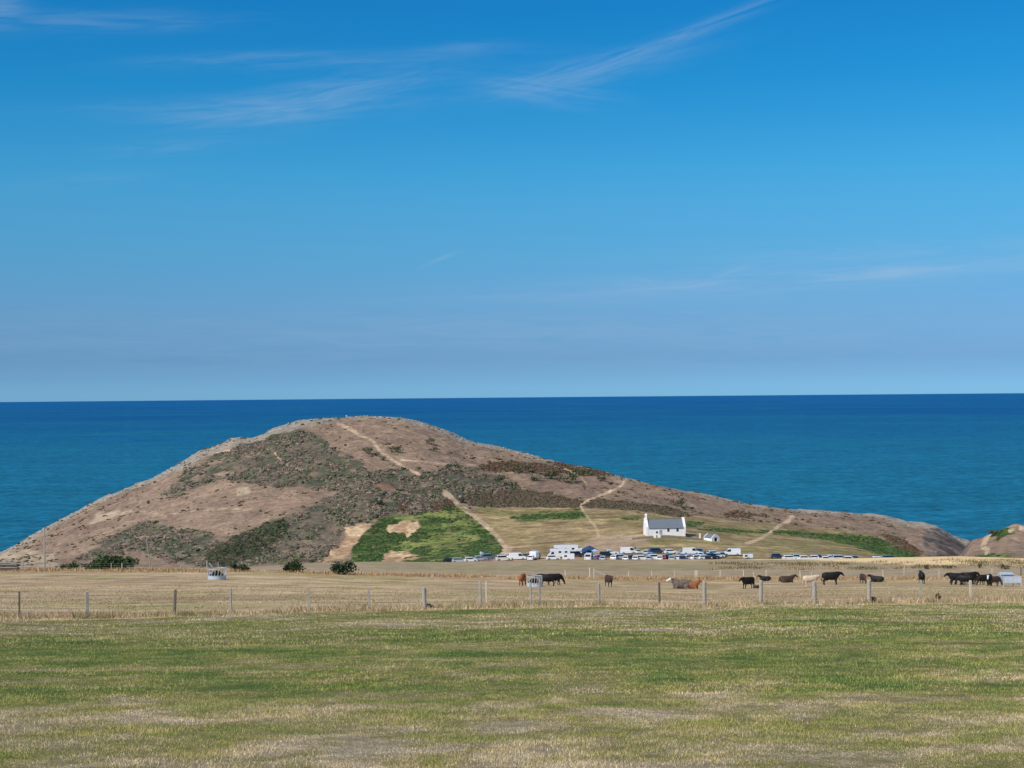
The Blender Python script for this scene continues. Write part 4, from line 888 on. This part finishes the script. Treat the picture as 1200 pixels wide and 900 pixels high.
#  kind: length, width, sill, bonnet height, roof height, front screen base/top, rear screen top/base
CT = dict(hatch=(4.0, 1.72, .28, .88, 1.46, .95, .35, -1.55, -1.92), estate=(4.6, 1.8, .28, .92, 1.48, 1.05, .4, -1.9, -2.22), suv=(4.6, 1.88, .38, 1.08, 1.74, 1.1, .55, -1.85, -2.2),
          van=(5.2, 1.95, .34, 1.15, 2.05, 1.75, 1.05, -2.5, -2.58), saloon=(4.6, 1.8, .27, .90, 1.42, .85, .25, -1.15, -1.75), pickup=(5.1, 1.85, .42, 1.08, 1.78, 1.1, .5, -.75, -.95))
wheel_me = {}
def vehicle(kind, col, X, Y, z, rz, lab, cat=None, grp='vehicles in the coastal car park', k=1.0):
    L_, W_, sill, bon, roof, fb, ft, rt, rb = CT[kind]; p = paint(col); h = L_ / 2; w2 = W_ / 2
    root = tag(empty({'van': 'parked_van', 'pickup': 'parked_pickup'}.get(kind, 'parked_car'), (X, Y, z), rz), lab, cat or ('van' if kind == 'van' else 'car'), grp); root.scale = (k,) * 3
    m = MB(); low = [(-h + .05, sill), (h - .08, sill), (h, sill + .18), (h - .02, bon * .78), (h - .25, bon * .88), (fb, bon), (rb, bon + .04), (-h + .04, bon * .95), (-h, sill + .3)]
    def ring(y, ins): return [(x * (1 - ins * .03), y, zz - (ins * .02 if zz > .6 else 0)) for x, zz in low]
    n = len(low); vs = ring(-w2, 1) + ring(-w2 + .10, 0) + ring(w2 - .10, 0) + ring(w2, 1); fs = [tuple(range(n)), tuple(range(4 * n - 1, 3 * n - 1, -1))]
    vs = [(x, y, zz) for x, y, zz in vs]
    for q in range(3): fs += [(q * n + i, (q + 1) * n + i, (q + 1) * n + (i + 1) % n, q * n + (i + 1) % n) for i in range(n)]
    m.add(vs, fs, p); ti = .80
    cab = [(fb, bon - .03), (ft, roof), (rt, roof - .02), (rb, bon)]
    m.add([(x, -w2 * .93 * (1 if i in (0, 3) else ti + .05), zz) for i, (x, zz) in enumerate(cab)] + [(x, w2 * .93 * (1 if i in (0, 3) else ti + .05), zz) for i, (x, zz) in enumerate(cab)], [(0, 1, 2, 3), (7, 6, 5, 4), (0, 4, 5, 1), (1, 5, 6, 2), (2, 6, 7, 3)], p)
    if kind == 'van': m.box((-.75, 0, 1.55), (3.5, W_ * .93, .9), p)
    if kind == 'pickup':
        m.box((-1.6, -w2 + .06, bon + .12), (1.7, .08, .3), p); m.box((-1.6, w2 - .06, bon + .12), (1.7, .08, .3), p)
    m.build('body', root, .02)
    for s_ in (-1, 1):
        g = MB(); e = .012; A = [(fb - .10, bon + .05), (ft - .06, roof - .10), (rt + .12, roof - .12), (rb + .25, bon + .06)]
        if kind == 'van': A = [(fb - .1, bon + .05), (ft - .05, roof - .15), (ft - .75, roof - .15), (ft - .75, bon + .05)]
        ys = []
        for i, (x, zz) in enumerate(A):
            f = (zz - bon) / (roof - bon); ys.append(s_ * (w2 * .93 * (1 - f * (1 - ti - .05)) + e))
        if kind == 'van': ys = [s_ * (w2 * .95 + e)] * 4
        vs = [(x, y, zz) for (x, zz), y in zip(A, ys)] + [(x, y - s_ * .03, zz) for (x, zz), y in zip(A, ys)]
        g.add(vs, [(0, 1, 2, 3), (7, 6, 5, 4), (0, 4, 5, 1), (1, 5, 6, 2), (2, 6, 7, 3), (3, 7, 4, 0)], glass); g.build('side_window', root)
    for nm, (xa, za, xb, zb) in (('windscreen', (fb, bon, ft, roof)), ('rear_window', (rb, bon + .02, rt, roof - .02))):
        g = MB(); sg = 1 if nm == 'windscreen' else -1; dx_, dz_ = xb - xa, zb - za; nn = math.hypot(dx_, dz_); nx_, nz_ = sg * abs(dz_) / nn * .014, abs(dx_) / nn * .014
        q = []
        for f, yy in ((.12, .80), (.86, .70)):
            for s_ in (-1, 1): q.append((xa + dx_ * f + nx_, s_ * w2 * yy, za + dz_ * f + nz_))
        q += [(x - nx_ * 2, y, zz - nz_ * 2) for x, y, zz in q]; g.add(q, [(0, 1, 3, 2), (4, 6, 7, 5), (0, 4, 5, 1), (1, 5, 7, 3), (3, 7, 6, 2), (2, 6, 4, 0)], glass); g.build(nm, root)
    wr = .34 if kind not in ('suv', 'pickup') else .38
    if wr not in wheel_me:
        a = MB(); a.tube((0, -.11, 0), (0, .11, 0), wr, rubber, 16); b_ = MB(); b_.tube((0, -.118, 0), (0, .118, 0), wr * .6, rim_m, 12); wheel_me[wr] = (a.mesh('wheel'), b_.mesh('rim'))
    for sx_ in (-1, 1):
        for s_ in (-1, 1):
            wo = link('wheel', wheel_me[wr][0], root); wo.location = (sx_ * h * .62, s_ * (w2 - .09), wr); link('rim', wheel_me[wr][1], wo)
        for s_ in (-1, 1):
            q = MB(); q.box((sx_ * (h - .03), s_ * (w2 - .32), bon * .74), (.07, .34, .14), lamp_m if sx_ > 0 else tail_m); q.build('headlight' if sx_ > 0 else 'tail_light', root)
    return root


# (photo x, distance, kind, colour, heading, wording)
g0 = 0.15
CARS = [(527, 441, 'hatch', BLACK, 5, 'black hatchback at the far left end of the parked line'), (538.5, 436, 'estate', SILVER, 4, 'silver estate car, second from the left end of the line'), (551.5, 433, 'hatch', WHITE, 10, 'white hatchback with dark side windows, third from the left end of the line'),
        (563, 436, 'hatch', SILVER, 18, 'pale blue grey hatchback under the small flag'), (572.5, 438, 'suv', GREYB, 12, 'dark blue grey car right of the small flag'), (590, 424, 'suv', CREAM, 10, 'cream fronted white four-by-four at the head of the long white van'),
        (606, 426, 'van', WHITE, 6, 'long white van left of the white box truck'), (617.5, 431, 'hatch', NAVY, 60, 'dark car squeezed behind the long white van'), (648, 423, 'hatch', WHITE, 8, 'white hatchback in front of the motorhomes'), (690, 422, 'van', WHITE, 80, 'small white van end-on under the blue gazebo'),
        (676, 432, 'suv', NAVY, 20, 'dark blue four-by-four between the motorhomes and the blue gazebo'), (702, 424, 'hatch', PINK, 40, 'pinkish small car right of the blue gazebo'), (711.5, 430, 'suv', BLACK, 5, 'black off-roader right of the pink car'), (720.5, 424, 'hatch', WHITE, 70, 'white hatchback seen end-on right of the black off-roader'),
        (728.5, 425, 'estate', SILVER, 15, 'silver blue estate car half behind the verge weeds'), (739, 423, 'hatch', NAVY, 50, 'navy hatchback in the front row below the gravel'), (737, 438, 'van', WHITE, 0, 'white van in the back row behind the navy hatchback'), (748, 438, 'saloon', SILVER, 3, 'long silver saloon in the back row'),
        (753, 422, 'estate', WHITE, 6, 'white estate car in the front row directly below the churchyard gate'), (770, 438, 'suv', NAVY, 8, 'dark blue four-by-four in the back row below the church'), (767.5, 422, 'suv', WHITE, 4, 'white four-by-four in the front row below the church door'), (778, 424, 'hatch', RED, 75, 'small red and white fronted car end-on below the church windows'),
        (783.5, 426, 'hatch', BLACK, 60, 'black hatchback right of the small red car'), (793.5, 422, 'estate', WHITE, 172, 'white estate car facing left below the right end of the church'), (801, 436, 'saloon', SILVER, 0, 'silver saloon in the back row below the outbuilding'), (806.5, 423, 'hatch', WHITE, 40, 'white hatchback turned towards the field below the outbuilding'),
        (812.5, 424, 'hatch', RED, 62, 'small dark red car between two white ones'), (816.5, 423, 'hatch', WHITE, 30, 'white hatchback right of the small dark red car'), (819, 437, 'suv', GREYB, 5, 'grey blue four-by-four in the back row right of the outbuilding'), (826, 423, 'hatch', WHITE, 10, 'white hatchback in front of the grey blue four-by-four'),
        (833.5, 425, 'suv', NAVY, 22, 'dark blue car near the right end of the main cluster'), (841, 428, 'hatch', WHITE, 12, 'last white hatchback at the right end of the main cluster'), (857.5, 434, 'van', WHITE, 178, 'white van parked on its own right of the main cluster'), (911.5, 430, 'hatch', NAVY, 0, 'dark car behind the low hedge piece'),
        (926, 424, 'estate', WHITE, 4, 'white estate car just right of the low hedge piece'), (935.5, 429, 'hatch', SILVER, 4, 'silver hatchback above the lying brown cow'), (943.5, 423, 'hatch', WHITE, 2, 'white hatchback above the cream cow'), (951.5, 425, 'hatch', WHITE, 178, 'white hatchback facing left above the cream cow'),
        (968.5, 421, 'saloon', WHITE, 2, 'low white saloon above the black bull'), (983.5, 423, 'suv', SILVER, 3, 'pale silver four-by-four with large windows near the stubble'), (991.5, 421, 'hatch', WHITE, 176, 'white hatchback touching the pale silver four-by-four'), (1001.5, 425, 'estate', GREYB, 2, 'grey car half sunk behind the golden stubble'),
        (596, 434, 'hatch', WHITE, 70, 'white hatchback end-on behind the cream fronted four-by-four'), (622.5, 424, 'hatch', WHITE, 78, 'white hatchback end-on against the long white van'), (684, 438, 'van', WHITE, 5, 'white van half hidden behind the blue gazebo'),
        (696.5, 423, 'hatch', WHITE, 60, 'white hatchback squeezed between the small van and the pinkish car'), (706.5, 421, 'hatch', SILVER, 82, 'silver hatchback end-on before the black off-roader'), (716, 437, 'saloon', WHITE, 2, 'long white saloon behind the black off-roader'),
        (733.5, 421, 'hatch', WHITE, 80, 'white hatchback end-on left of the navy hatchback'), (744.5, 421, 'hatch', WHITE, 84, 'white hatchback end-on right of the navy hatchback'), (757.5, 436, 'hatch', SILVER, 78, 'silver hatchback end-on in the back row below the gate'), (763, 430, 'hatch', BLUE, 70, 'mid blue car in the middle row below the church'),
        (760, 420.5, 'hatch', SILVER, 86, 'silver hatchback nose-on between two white cars below the church'), (773.5, 420.5, 'hatch', WHITE, 80, 'white hatchback nose-on left of the small red car'), (787, 420.5, 'hatch', SILVER, 84, 'silver hatchback nose-on right of the black hatchback'), (786, 437, 'hatch', WHITE, 10, 'white hatchback in the back row below the right end of the church'),
        (799.5, 421, 'hatch', NAVY, 82, 'navy hatchback nose-on left of the turned white one'), (809.5, 436, 'van', WHITE, 4, 'white van in the back row below the outbuilding'), (822, 430, 'hatch', WHITE, 75, 'white hatchback end-on in the middle row near the right end'), (829.5, 421, 'hatch', BLACK, 84, 'black hatchback nose-on in the front row near the right end'),
        (836.5, 434, 'hatch', WHITE, 12, 'white hatchback in the back row at the right end'), (845.5, 430, 'hatch', SILVER, 40, 'silver hatchback set slightly apart at the right end of the cluster'), (959.5, 427, 'hatch', NAVY, 4, 'dark car between the white hatchbacks and the low white saloon'), (976, 427, 'hatch', WHITE, 6, 'white hatchback behind the low white saloon'),
        (1029, 421, 'hatch', WHITE, 2, 'white car just showing over the golden stubble'), (1035.5, 426, 'hatch', SILVER, 10, 'silver car next to the last dark blue car'), (1043.5, 424, 'suv', NAVY, 4, 'dark blue four-by-four at the far right end of the line')]
for px_, Y, kind, col, hd, lab in CARS:
    X, Y, z = spot_at(px_, Y)
    if px_ > 905:       # these stand just beyond the brow and show above it
        crest = NK[4]; sc_ = float(np.interp(X / Y, crest[0], (EYE - crest[2]) / crest[1])); z = max(z, EYE - sc_ * Y - .75) if False else z
    vehicle(kind, col, X, Y, z, R(hd), lab)

# motorhomes, box truck, trailers
def box_body(name, X, Y, z, rz, L_, W_, H_, lab, cat, cabc=WHITE, stripe=None, cab=True, luton=False):
    root = tag(empty(name, (X, Y, z), rz), lab, cat, 'large white vehicles in the coastal car park'); p = paint(WHITE); m = MB(); m.box((-.6 if cab else 0, 0, .45 + H_ / 2), (L_ - (1.4 if cab else 0), W_, H_), p)
    if luton: m.box((L_ / 2 - .85, 0, .45 + H_ - .38), (1.3, W_ * .98, .74), p)
    m.build('body', root, .05)
    if cab:
        m = MB(); m.prism([(L_ / 2 - 1.32, .35), (L_ / 2 + .35, .35), (L_ / 2 + .4, 1.0), (L_ / 2, 1.2), (L_ / 2 - .5, 1.95), (L_ / 2 - 1.32, 1.95)], -W_ / 2 + .1, W_ / 2 - .1, paint(cabc)); cb = m.build('cab', root, .03)
        for s_ in (-1, 1):
            m = MB(); m.prism([(L_ / 2 - 1.2, 1.2), (L_ / 2 - .15, 1.2), (L_ / 2 - .58, 1.82), (L_ / 2 - 1.2, 1.82)], s_ * (W_ / 2 - .1) - .012, s_ * (W_ / 2 - .1) + .012, glass); m.build('side_window', cb)
    for dx_ in ((-L_ * .25,) if not cab else (-L_ * .28, .1)):
        for s_ in (-1, 1):
            m = MB(); m.box((dx_, s_ * W_ / 2, .45 + H_ * .62), (.8, .03, .5), glass); m.build('side_window', root)
    if stripe:
        m = MB(); m.box((-.6, -W_ / 2 - .012, .45 + H_ * .33), (L_ - 2.0, .015, .18), paint(stripe)); m.build('stripe', root)
    a, b_ = wheel_me[.34]
    for sx_ in ((-1, 1) if cab else (0,)):
        for s_ in (-1, 1): wo = link('wheel', a, root); wo.location = (sx_ * L_ * .33, s_ * (W_ / 2 - .1), .34); link('rim', b_, wo)
    return root
X, Y, z = spot_at(663, 438); box_body('motorhome', X, Y, z, R(183), 7.4, 2.3, 2.6, 'large white motorhome with an over-cab bed at the back of the white cluster', 'motorhome', luton=True, stripe=GREYB)
X, Y, z = spot_at(656, 430); box_body('motorhome', X, Y, z, R(186), 6.0, 2.2, 2.2, 'nearer white motorhome with a grey stripe behind the white hatchback', 'motorhome', luton=True, stripe=SILVER)
X, Y, z = spot_at(627, 427); box_body('box_truck', X, Y, z, R(70), 4.2, 2.0, 2.0, 'short white box truck with dark cab right of the long white van', 'truck', cabc=NAVY)
X, Y, z = spot_at(666, 421); box_body('caravan', X, Y, z, R(2), 3.4, 1.9, 1.5, 'plain white box trailer in front of the motorhomes', 'trailer', cab=False)
X, Y, z = spot_at(876.5, 425); box_body('trailer', X, Y, z, R(4), 2.7, 1.5, 1.0, 'small low white trailer by itself right of the lone white van', 'trailer', cab=False)

# blue gazebo
X, Y, z = spot_at(691, 432); gz = tag(empty('gazebo', (X, Y, z), R(20)), 'blue and white gazebo standing over the stalls beside the motorhomes', 'gazebo'); tarp = simple('blue_canvas', (.03, .07, .16), .8); pale_t = simple('light_blue_canvas', (.35, .50, .66), .8)
for sx_ in (-1, 1):
    for s_ in (-1, 1): m = MB(); m.tube((sx_ * 1.7, s_ * 1.7, 0), (sx_ * 1.7, s_ * 1.7, 2.25), .04, galv, 6); m.build('leg', gz)
m = MB(); m.add([(-1.85, -1.85, 2.2), (1.85, -1.85, 2.2), (1.85, 1.85, 2.2), (-1.85, 1.85, 2.2), (0, 0, 3.35)], [(0, 1, 4), (3, 0, 4)], tarp); m.add([(-1.85, -1.85, 2.2), (1.85, -1.85, 2.2), (1.85, 1.85, 2.2), (-1.85, 1.85, 2.2), (0, 0, 3.35)], [(1, 2, 4), (2, 3, 4)], pale_t); m.build('canopy', gz)
m = MB(); m.box((0, -1.83, 2.08), (3.6, .03, .3), tarp); m.build('valance', gz); m = MB(); m.box((0, 1.8, 1.2), (3.4, .03, 2.0), tarp); m.build('side_cloth', gz)
for px_, Y, c1, lab in ((684, 429, tarp, 'dark blue parasol left of the gazebo'), (697.5, 430, pale_t, 'pale blue parasol right of the gazebo')):
    X, Y, z = spot_at(px_, Y); ps = tag(empty('parasol', (X, Y, z)), lab, 'parasol', 'parasols by the gazebo'); m = MB(); m.tube((0, 0, 0), (0, 0, 2.3), .03, galv, 6); m.build('pole', ps)
    m = MB(); m.tube((0, 0, 1.9), (0, 0, 2.45), 1.25, c1, 8, .06); m.build('canopy', ps)

# small flag by the bracken
X, Y, z = spot_at(563.6, 428); fl = tag(empty('flagpole', (X, Y, z)), 'thin pole with a small pale blue flag before the bracken slope', 'flag'); m = MB(); m.tube((0, 0, 0), (0, 0, 3.1), .045, galv, 6); m.build('pole', fl)
nn = 8; V = []; 
for i in range(nn + 1):
    for zz in (0, 1): V.append((-.45 + i * .14, .12 * math.sin(i * 1.1), 3.0 - (0 if zz else .75) - .02 * i))
m = MB(); m.add(V + [(x, y + .015, zz) for x, y, zz in V], [(2 * i, 2 * i + 2, 2 * i + 3, 2 * i + 1) for i in range(nn)] + [(2 * (nn + 1) + 2 * i + 1, 2 * (nn + 1) + 2 * i + 3, 2 * (nn + 1) + 2 * i + 2, 2 * (nn + 1) + 2 * i) for i in range(nn)], simple('flag_cloth', (.45, .58, .72), .8)); m.build('cloth', fl)
X, Y, z = spot_at(548.5, 430); m = MB(); m.tube((0, 0, 0), (0, 0, 2.3), .06, wood_pale, 6); o = m.build('marker_post'); o.location = (X, Y, z); tag(o, 'thin pale marker post behind the white hatchback at the left of the line', 'post')


# ------------------------------------------------------------------ skinned figures
def skin(name, V, E, Rd, mats, fmat=None, sub=2):
    me = bpy.data.meshes.new(name); me.from_pydata(V, E, []); o = bpy.data.objects.new(name, me); COL.objects.link(o)
    md = o.modifiers.new('s', 'SKIN'); md.use_smooth_shade = True; md.branch_smoothing = .3; ss = o.modifiers.new('u', 'SUBSURF'); ss.levels = sub; ss.render_levels = sub
    for i, r_ in enumerate(Rd):
        sv = me.skin_vertices[0].data[i]; sv.radius = r_ if isinstance(r_, tuple) else (r_, r_); sv.use_root = (i == 0)
    bpy.context.view_layer.update(); dg = bpy.context.evaluated_depsgraph_get(); res = bpy.data.meshes.new_from_object(o.evaluated_get(dg)); bpy.data.objects.remove(o)
    res.name = name; res.materials.clear()
    for m in mats: res.materials.append(m)
    for p in res.polygons: p.use_smooth = True; p.material_index = fmat(p.center) if fmat else 0
    return res


def loft(m, st, n=14):
    """closed tube through stations (centre, half height, half width, direction)"""
    vs = []
    for c, hh, hw in st: vs.append((Vector(c), hh, hw))
    P = []
    for k, (c, hh, hw) in enumerate(vs):
        a = vs[max(k - 1, 0)][0]; b = vs[min(k + 1, len(vs) - 1)][0]; d_ = (b - a).normalized(); side = Vector((0, 1, 0)); up = d_.cross(side).normalized(); side = up.cross(d_).normalized()
        P += [c + up * (math.sin(2 * math.pi * i / n) * hh) + side * (math.cos(2 * math.pi * i / n) * hw) for i in range(n)]
    fs = [(k * n + i, k * n + (i + 1) % n, (k + 1) * n + (i + 1) % n, (k + 1) * n + i) for k in range(len(vs) - 1) for i in range(n)]
    m.add(P, fs + [tuple(range(n))[::-1], tuple(range((len(vs) - 1) * n, len(vs) * n))], wood)


def cow_mesh(name, mats, pose='stand', face=None, bulk=1.0):
    m = MB(); dz = -.52 if pose == 'lie' else 0.0
    loft(m, [((-1.04, 0, 1.10 + dz), .10, .10), ((-.98, 0, 1.08 + dz), .26, .22), ((-.75, 0, 1.02 + dz), .37, .31), ((-.3, 0, .96 + dz), .42, .37), ((.12, 0, .94 + dz), .44, .38), ((.48, 0, .98 + dz), .42, .31), ((.74, 0, 1.05 + dz), .34, .24), ((.86, 0, 1.08 + dz), .22, .16)])
    if pose == 'graze': nk = [((.55, 0, 1.10), .30, .2), ((.84, 0, .96), .27, .17), ((1.06, 0, .72), .18, .12), ((1.16, 0, .52), .14, .10)]; hd = [((1.12, 0, .58), .12, .10), ((1.20, 0, .46), .145, .12), ((1.28, 0, .26), .10, .09), ((1.32, 0, .10), .075, .08), ((1.33, 0, .06), .04, .05)]; er = (1.14, .54)
    elif pose == 'lie': nk = [((.55, 0, .62), .30, .2), ((.84, 0, .74), .26, .17), ((1.04, 0, .88), .18, .12), ((1.14, 0, .94), .14, .10)]; hd = [((1.06, 0, .95), .11, .10), ((1.18, 0, .92), .145, .12), ((1.38, 0, .82), .10, .09), ((1.54, 0, .74), .08, .085), ((1.58, 0, .72), .04, .05)]; er = (1.10, 1.0)
    else: nk = [((.55, 0, 1.12), .32, .2), ((.84, 0, 1.18), .28, .17), ((1.04, 0, 1.24), .20, .12), ((1.16, 0, 1.26), .15, .10)]; hd = [((1.06, 0, 1.30), .11, .10), ((1.18, 0, 1.26), .15, .12), ((1.36, 0, 1.12), .11, .09), ((1.50, 0, 1.00), .085, .085), ((1.54, 0, .97), .04, .05)]; er = (1.10, 1.34)
    loft(m, nk, 12); loft(m, hd, 12)
    for s_ in (-1, 1):
        m.tube((er[0], s_ * .08, er[1]), (er[0] - .04, s_ * .27, er[1] + .02), .055, wood, 7, .03)
        if pose == 'lie':
            loft(m, [((-.80, s_ * .20, .36), .2, .12), ((-.45, s_ * .34, .26), .24, .13), ((-.15, s_ * .40, .16), .12, .09)], 10); loft(m, [((-.16, s_ * .42, .13), .09, .08), ((-.45, s_ * .45, .07), .06, .06), ((-.75, s_ * .44, .06), .05, .05)], 8)
            loft(m, [((.45, s_ * .22, .34), .18, .11), ((.66, s_ * .26, .18), .12, .09), ((.82, s_ * .28, .08), .07, .07)], 10); loft(m, [((.82, s_ * .30, .08), .07, .06), ((.50, s_ * .34, .06), .05, .05)], 8)
        else:
            st = random.uniform(-.10, .10)
            loft(m, [((-.72, s_ * .19, 1.0), .28, .12), ((-.66, s_ * .20, .76), .22, .12), ((-.68 + st * .4, s_ * .20, .56), .12, .085), ((-.80 + st, s_ * .19, .42), .075, .06), ((-.78 + st, s_ * .19, .24), .050, .048), ((-.75 + st, s_ * .19, .10), .058, .055), ((-.72 + st, s_ * .19, .0), .08, .07)], 10)
            loft(m, [((.50, s_ * .18, .92), .24, .11), ((.52, s_ * .19, .66), .15, .10), ((.52 - st * .5, s_ * .19, .42), .078, .068), ((.52 - st, s_ * .19, .22), .052, .05), ((.53 - st, s_ * .19, .09), .058, .055), ((.56 - st, s_ * .19, .0), .08, .07)], 10)
    zt = .35 if pose != 'lie' else .08
    m.tube((-1.02, 0, 1.26 + dz), (-1.09, .02, .80 + dz * .7), .042, wood, 7, .03); m.tube((-1.09, .02, .82 + dz * .7), (-1.08, .03, zt), .035, wood, 7, .05)
    if pose != 'lie': m.tube((-.42, 0, .62), (-.42, 0, .46), .15, wood, 10, .08)
    o = m.build('tmp'); md = o.modifiers.new('r', 'REMESH'); md.mode = 'VOXEL'; md.voxel_size = .026; sm_ = o.modifiers.new('s', 'SMOOTH'); sm_.factor = .5; sm_.iterations = 5
    bpy.context.view_layer.update(); dg = bpy.context.evaluated_depsgraph_get(); res = bpy.data.meshes.new_from_object(o.evaluated_get(dg)); bpy.data.objects.remove(o); res.name = name; res.materials.clear()
    for q in mats: res.materials.append(q)
    fm = None
    if face == 'white': fm = lambda c: 1 if (c.x > 1.10 and abs(c.y) < .13) else 0
    if face == 'socks': fm = lambda c: 1 if c.z < .42 else 0
    for p in res.polygons: p.use_smooth = True; p.material_index = fm(p.center) if fm else 0
    return res


hide = {'black': simple('black_hide', (.014, .012, .012), .6, spec=.25, var=.3), 'brown': simple('dark_brown_hide', (.055, .032, .022), .6, var=.3), 'orange': simple('orange_hide', (.36, .125, .04), .7, var=.2), 'cream': simple('cream_hide', (.66, .52, .36), .8, var=.12), 'grey': simple('grey_roan_hide', (.16, .12, .10), .8, var=.35), 'white': simple('white_hair', (.75, .72, .66), .8), 'red': simple('red_brown_hide', (.26, .09, .035), .7, var=.2)}
CM = {}
def cow(px_, py_, colr, pose, hd, lab, k=1.0, face=None, f2='white', Y=None, cat='cow', dy=0):
    key = (colr, pose, face)
    if key not in CM: CM[key] = cow_mesh('cow', [hide[colr], hide[f2]], pose, face)
    X, Yq, z = spot(px_, py_) if Y is None else spot_at(px_, Y)
    o = link('cow' if cat == 'cow' else cat, CM[key]); o.location = (X, Yq, z); o.rotation_euler = (0, 0, R(hd)); o.scale = (k, k, k * 1.06)
    tag(o, lab, cat, 'cattle in the dry pasture'); return o


cow(612.5, 686.5, 'orange', 'graze', 75, 'orange brown cow seen from behind left of the round feeder', 1.02, 'socks', 'brown')
cow(641, 686.8, 'black', 'stand', 182, 'black cow side-on right of the round feeder, head behind the bars', 1.0)
cow(650, 685.8, 'black', 'graze', 8, 'black cow overlapping behind the first, facing right of the round feeder', 1.0)
cow(713.5, 687.8, 'brown', 'stand', 285, 'dark brown cow seen front-on and alone in the middle of the pasture', .96)
cow(799, 690.0, 'grey', 'lie', 188, 'grey roan cow with a white face lying in front of the red brown one', 1.22, 'white')
cow(809.5, 690.2, 'red', 'lie', 340, 'red brown cow lying behind the white-faced one', 1.02)
cow(876.5, 690.0, 'black', 'stand', 215, 'black cow standing right of the thick post with a calf at its feet', .98)
cow(886.5, 689.6, 'brown', 'lie', 10, 'small dark calf lying beside the standing black cow', .42, cat='calf')
cow(896.5, 681.0, 'black', 'lie', 176, 'black cow lying beyond the thick post, left of the lying brown cow', .78)
cow(922, 682.8, 'brown', 'lie', 4, 'long dark brown cow lying between the black ones and the cream cow', 1.02)
cow(950, 687.2, 'cream', 'stand', 8, 'cream coloured cow standing half behind a fence post', .92)
cow(974, 685.4, 'black', 'stand', 4, 'big black bull standing side-on right of the cream cow', 1.1, cat='bull')
cow(1011.5, 684.0, 'brown', 'graze', 275, 'dark brown cow front-on above the fence post, right of the bull', .86)
cow(1027.5, 682.2, 'black', 'lie', 150, 'black cow lying down between the front-on brown cow and the lone black one', .92)
cow(1080, 684.5, 'black', 'stand', 82, 'lone black cow seen from behind left of the herd by the square feeder', 1.05)
cow(1121, 685.6, 'black', 'stand', 178, 'black cow facing left at the left end of the herd', 1.0)
cow(1125.5, 684.8, 'brown', 'graze', 172, 'dark brown cow with lowered head inside the left half of the herd', .95)
cow(1134.5, 685.0, 'black', 'stand', 6, 'tall black cow side-on in the middle of the herd', 1.05)
cow(1131, 686.4, 'black', 'graze', 160, 'black cow grazing at the front of the herd', .9)
cow(1147, 685.0, 'red', 'graze', 170, 'red brown cow in the middle right of the herd', .82)
cow(1154, 686.0, 'black', 'graze', 200, 'black cow with lowered head left of the white-marked one', .9)
cow(1159.5, 687.0, 'black', 'stand', 245, 'black white-faced cow turned towards the camera near the square feeder', .98, 'white')
cow(1165.5, 687.2, 'brown', 'graze', 20, 'dark brown cow with its head at the square feeder', .84)


def person(px_, py_, shirt, trou, lab, pose=0, hd=0, hair=(.05, .03, .02), skin_c=(.5, .32, .23)):
    V, E, Rd = [], [], []
    def add(p, r_, par=None):
        V.append(p); Rd.append(r_); i = len(V) - 1
        if par is not None: E.append((par, i))
        return i
    pe = add((0, 0, .95), (.16, .11)); wa = add((0, 0, 1.12), (.14, .10), pe); ch_ = add((0, 0, 1.34), (.18, .12), wa); ne = add((0, .0, 1.50), .06, ch_); h0 = add((0, -.01, 1.60), (.085, .095), ne); add((0, -.01, 1.70), (.075, .09), h0)
    for s_ in (-1, 1):
        st = .16 * s_ * pose
        hp = add((s_ * .10, 0, .86), .10, pe); kn = add((s_ * .11, -st * .6, .48), .065, hp); an_ = add((s_ * .11, -st + .03, .09), .045, kn); add((s_ * .12, -st - .13, .04), (.045, .035), an_)
        sh_ = add((s_ * .20, 0, 1.40), .065, ch_); eb = add((s_ * .27, st * .7, 1.12), .045, sh_); wr = add((s_ * .26, st - .10, .88), .032, eb); add((s_ * .26, st - .14, .79), (.035, .02), wr)
    mats = [simple('shirt', shirt, .9), simple('trousers', trou, .9), simple('skin_tone', skin_c, .6), simple('hair', hair, .8), simple('shoes', (.03, .03, .03), .7)]
    def fm(c):
        if c.z > 1.64 or (c.z > 1.56 and c.y > .03): return 3
        if c.z > 1.49: return 2
        if c.z < .10: return 4
        if abs(c.x) > .19 and c.z < 1.08: return 2
        return 1 if c.z < .98 else 0
    X, Y, z = spot(px_, py_); o = link('person', skin('person', V, E, Rd, mats, fm, 2)); o.location = (X, Y, z); o.rotation_euler = (0, 0, R(hd)); tag(o, lab, 'person', 'walkers on the headland'); return o


person(391, 490.6, (.10, .12, .2), (.04, .04, .06), 'walker in dark clothes standing left of the hill summit', 0, 30)
person(406, 490.5, (.75, .75, .75), (.5, .45, .4), 'walker in a white top standing on the hill summit', 0, -20)
person(425.5, 507.5, (.05, .05, .06), (.03, .03, .05), 'walker in black on the path just below the summit', 1, 150)
person(349, 550.5, (.7, .55, .45), (.5, .42, .36), 'left walker of the pair on the small side path', 1, 90)
person(353.2, 551.0, (.65, .35, .25), (.12, .12, .16), 'right walker of the pair on the small side path, in a red top', 1, 80)
person(727.5, 560.8, (.02, .03, .08), (.02, .02, .03), 'left figure of two dark walkers where the pale path meets the skyline', 0, 10)
person(729.8, 560.8, (.03, .03, .04), (.03, .04, .08), 'right figure of two dark walkers where the pale path meets the skyline', 0, 200)
person(744.4, 647.0, (.12, .10, .08), (.05, .05, .07), 'person in dark clothes on the gravel behind the back row of cars', 1, 30)
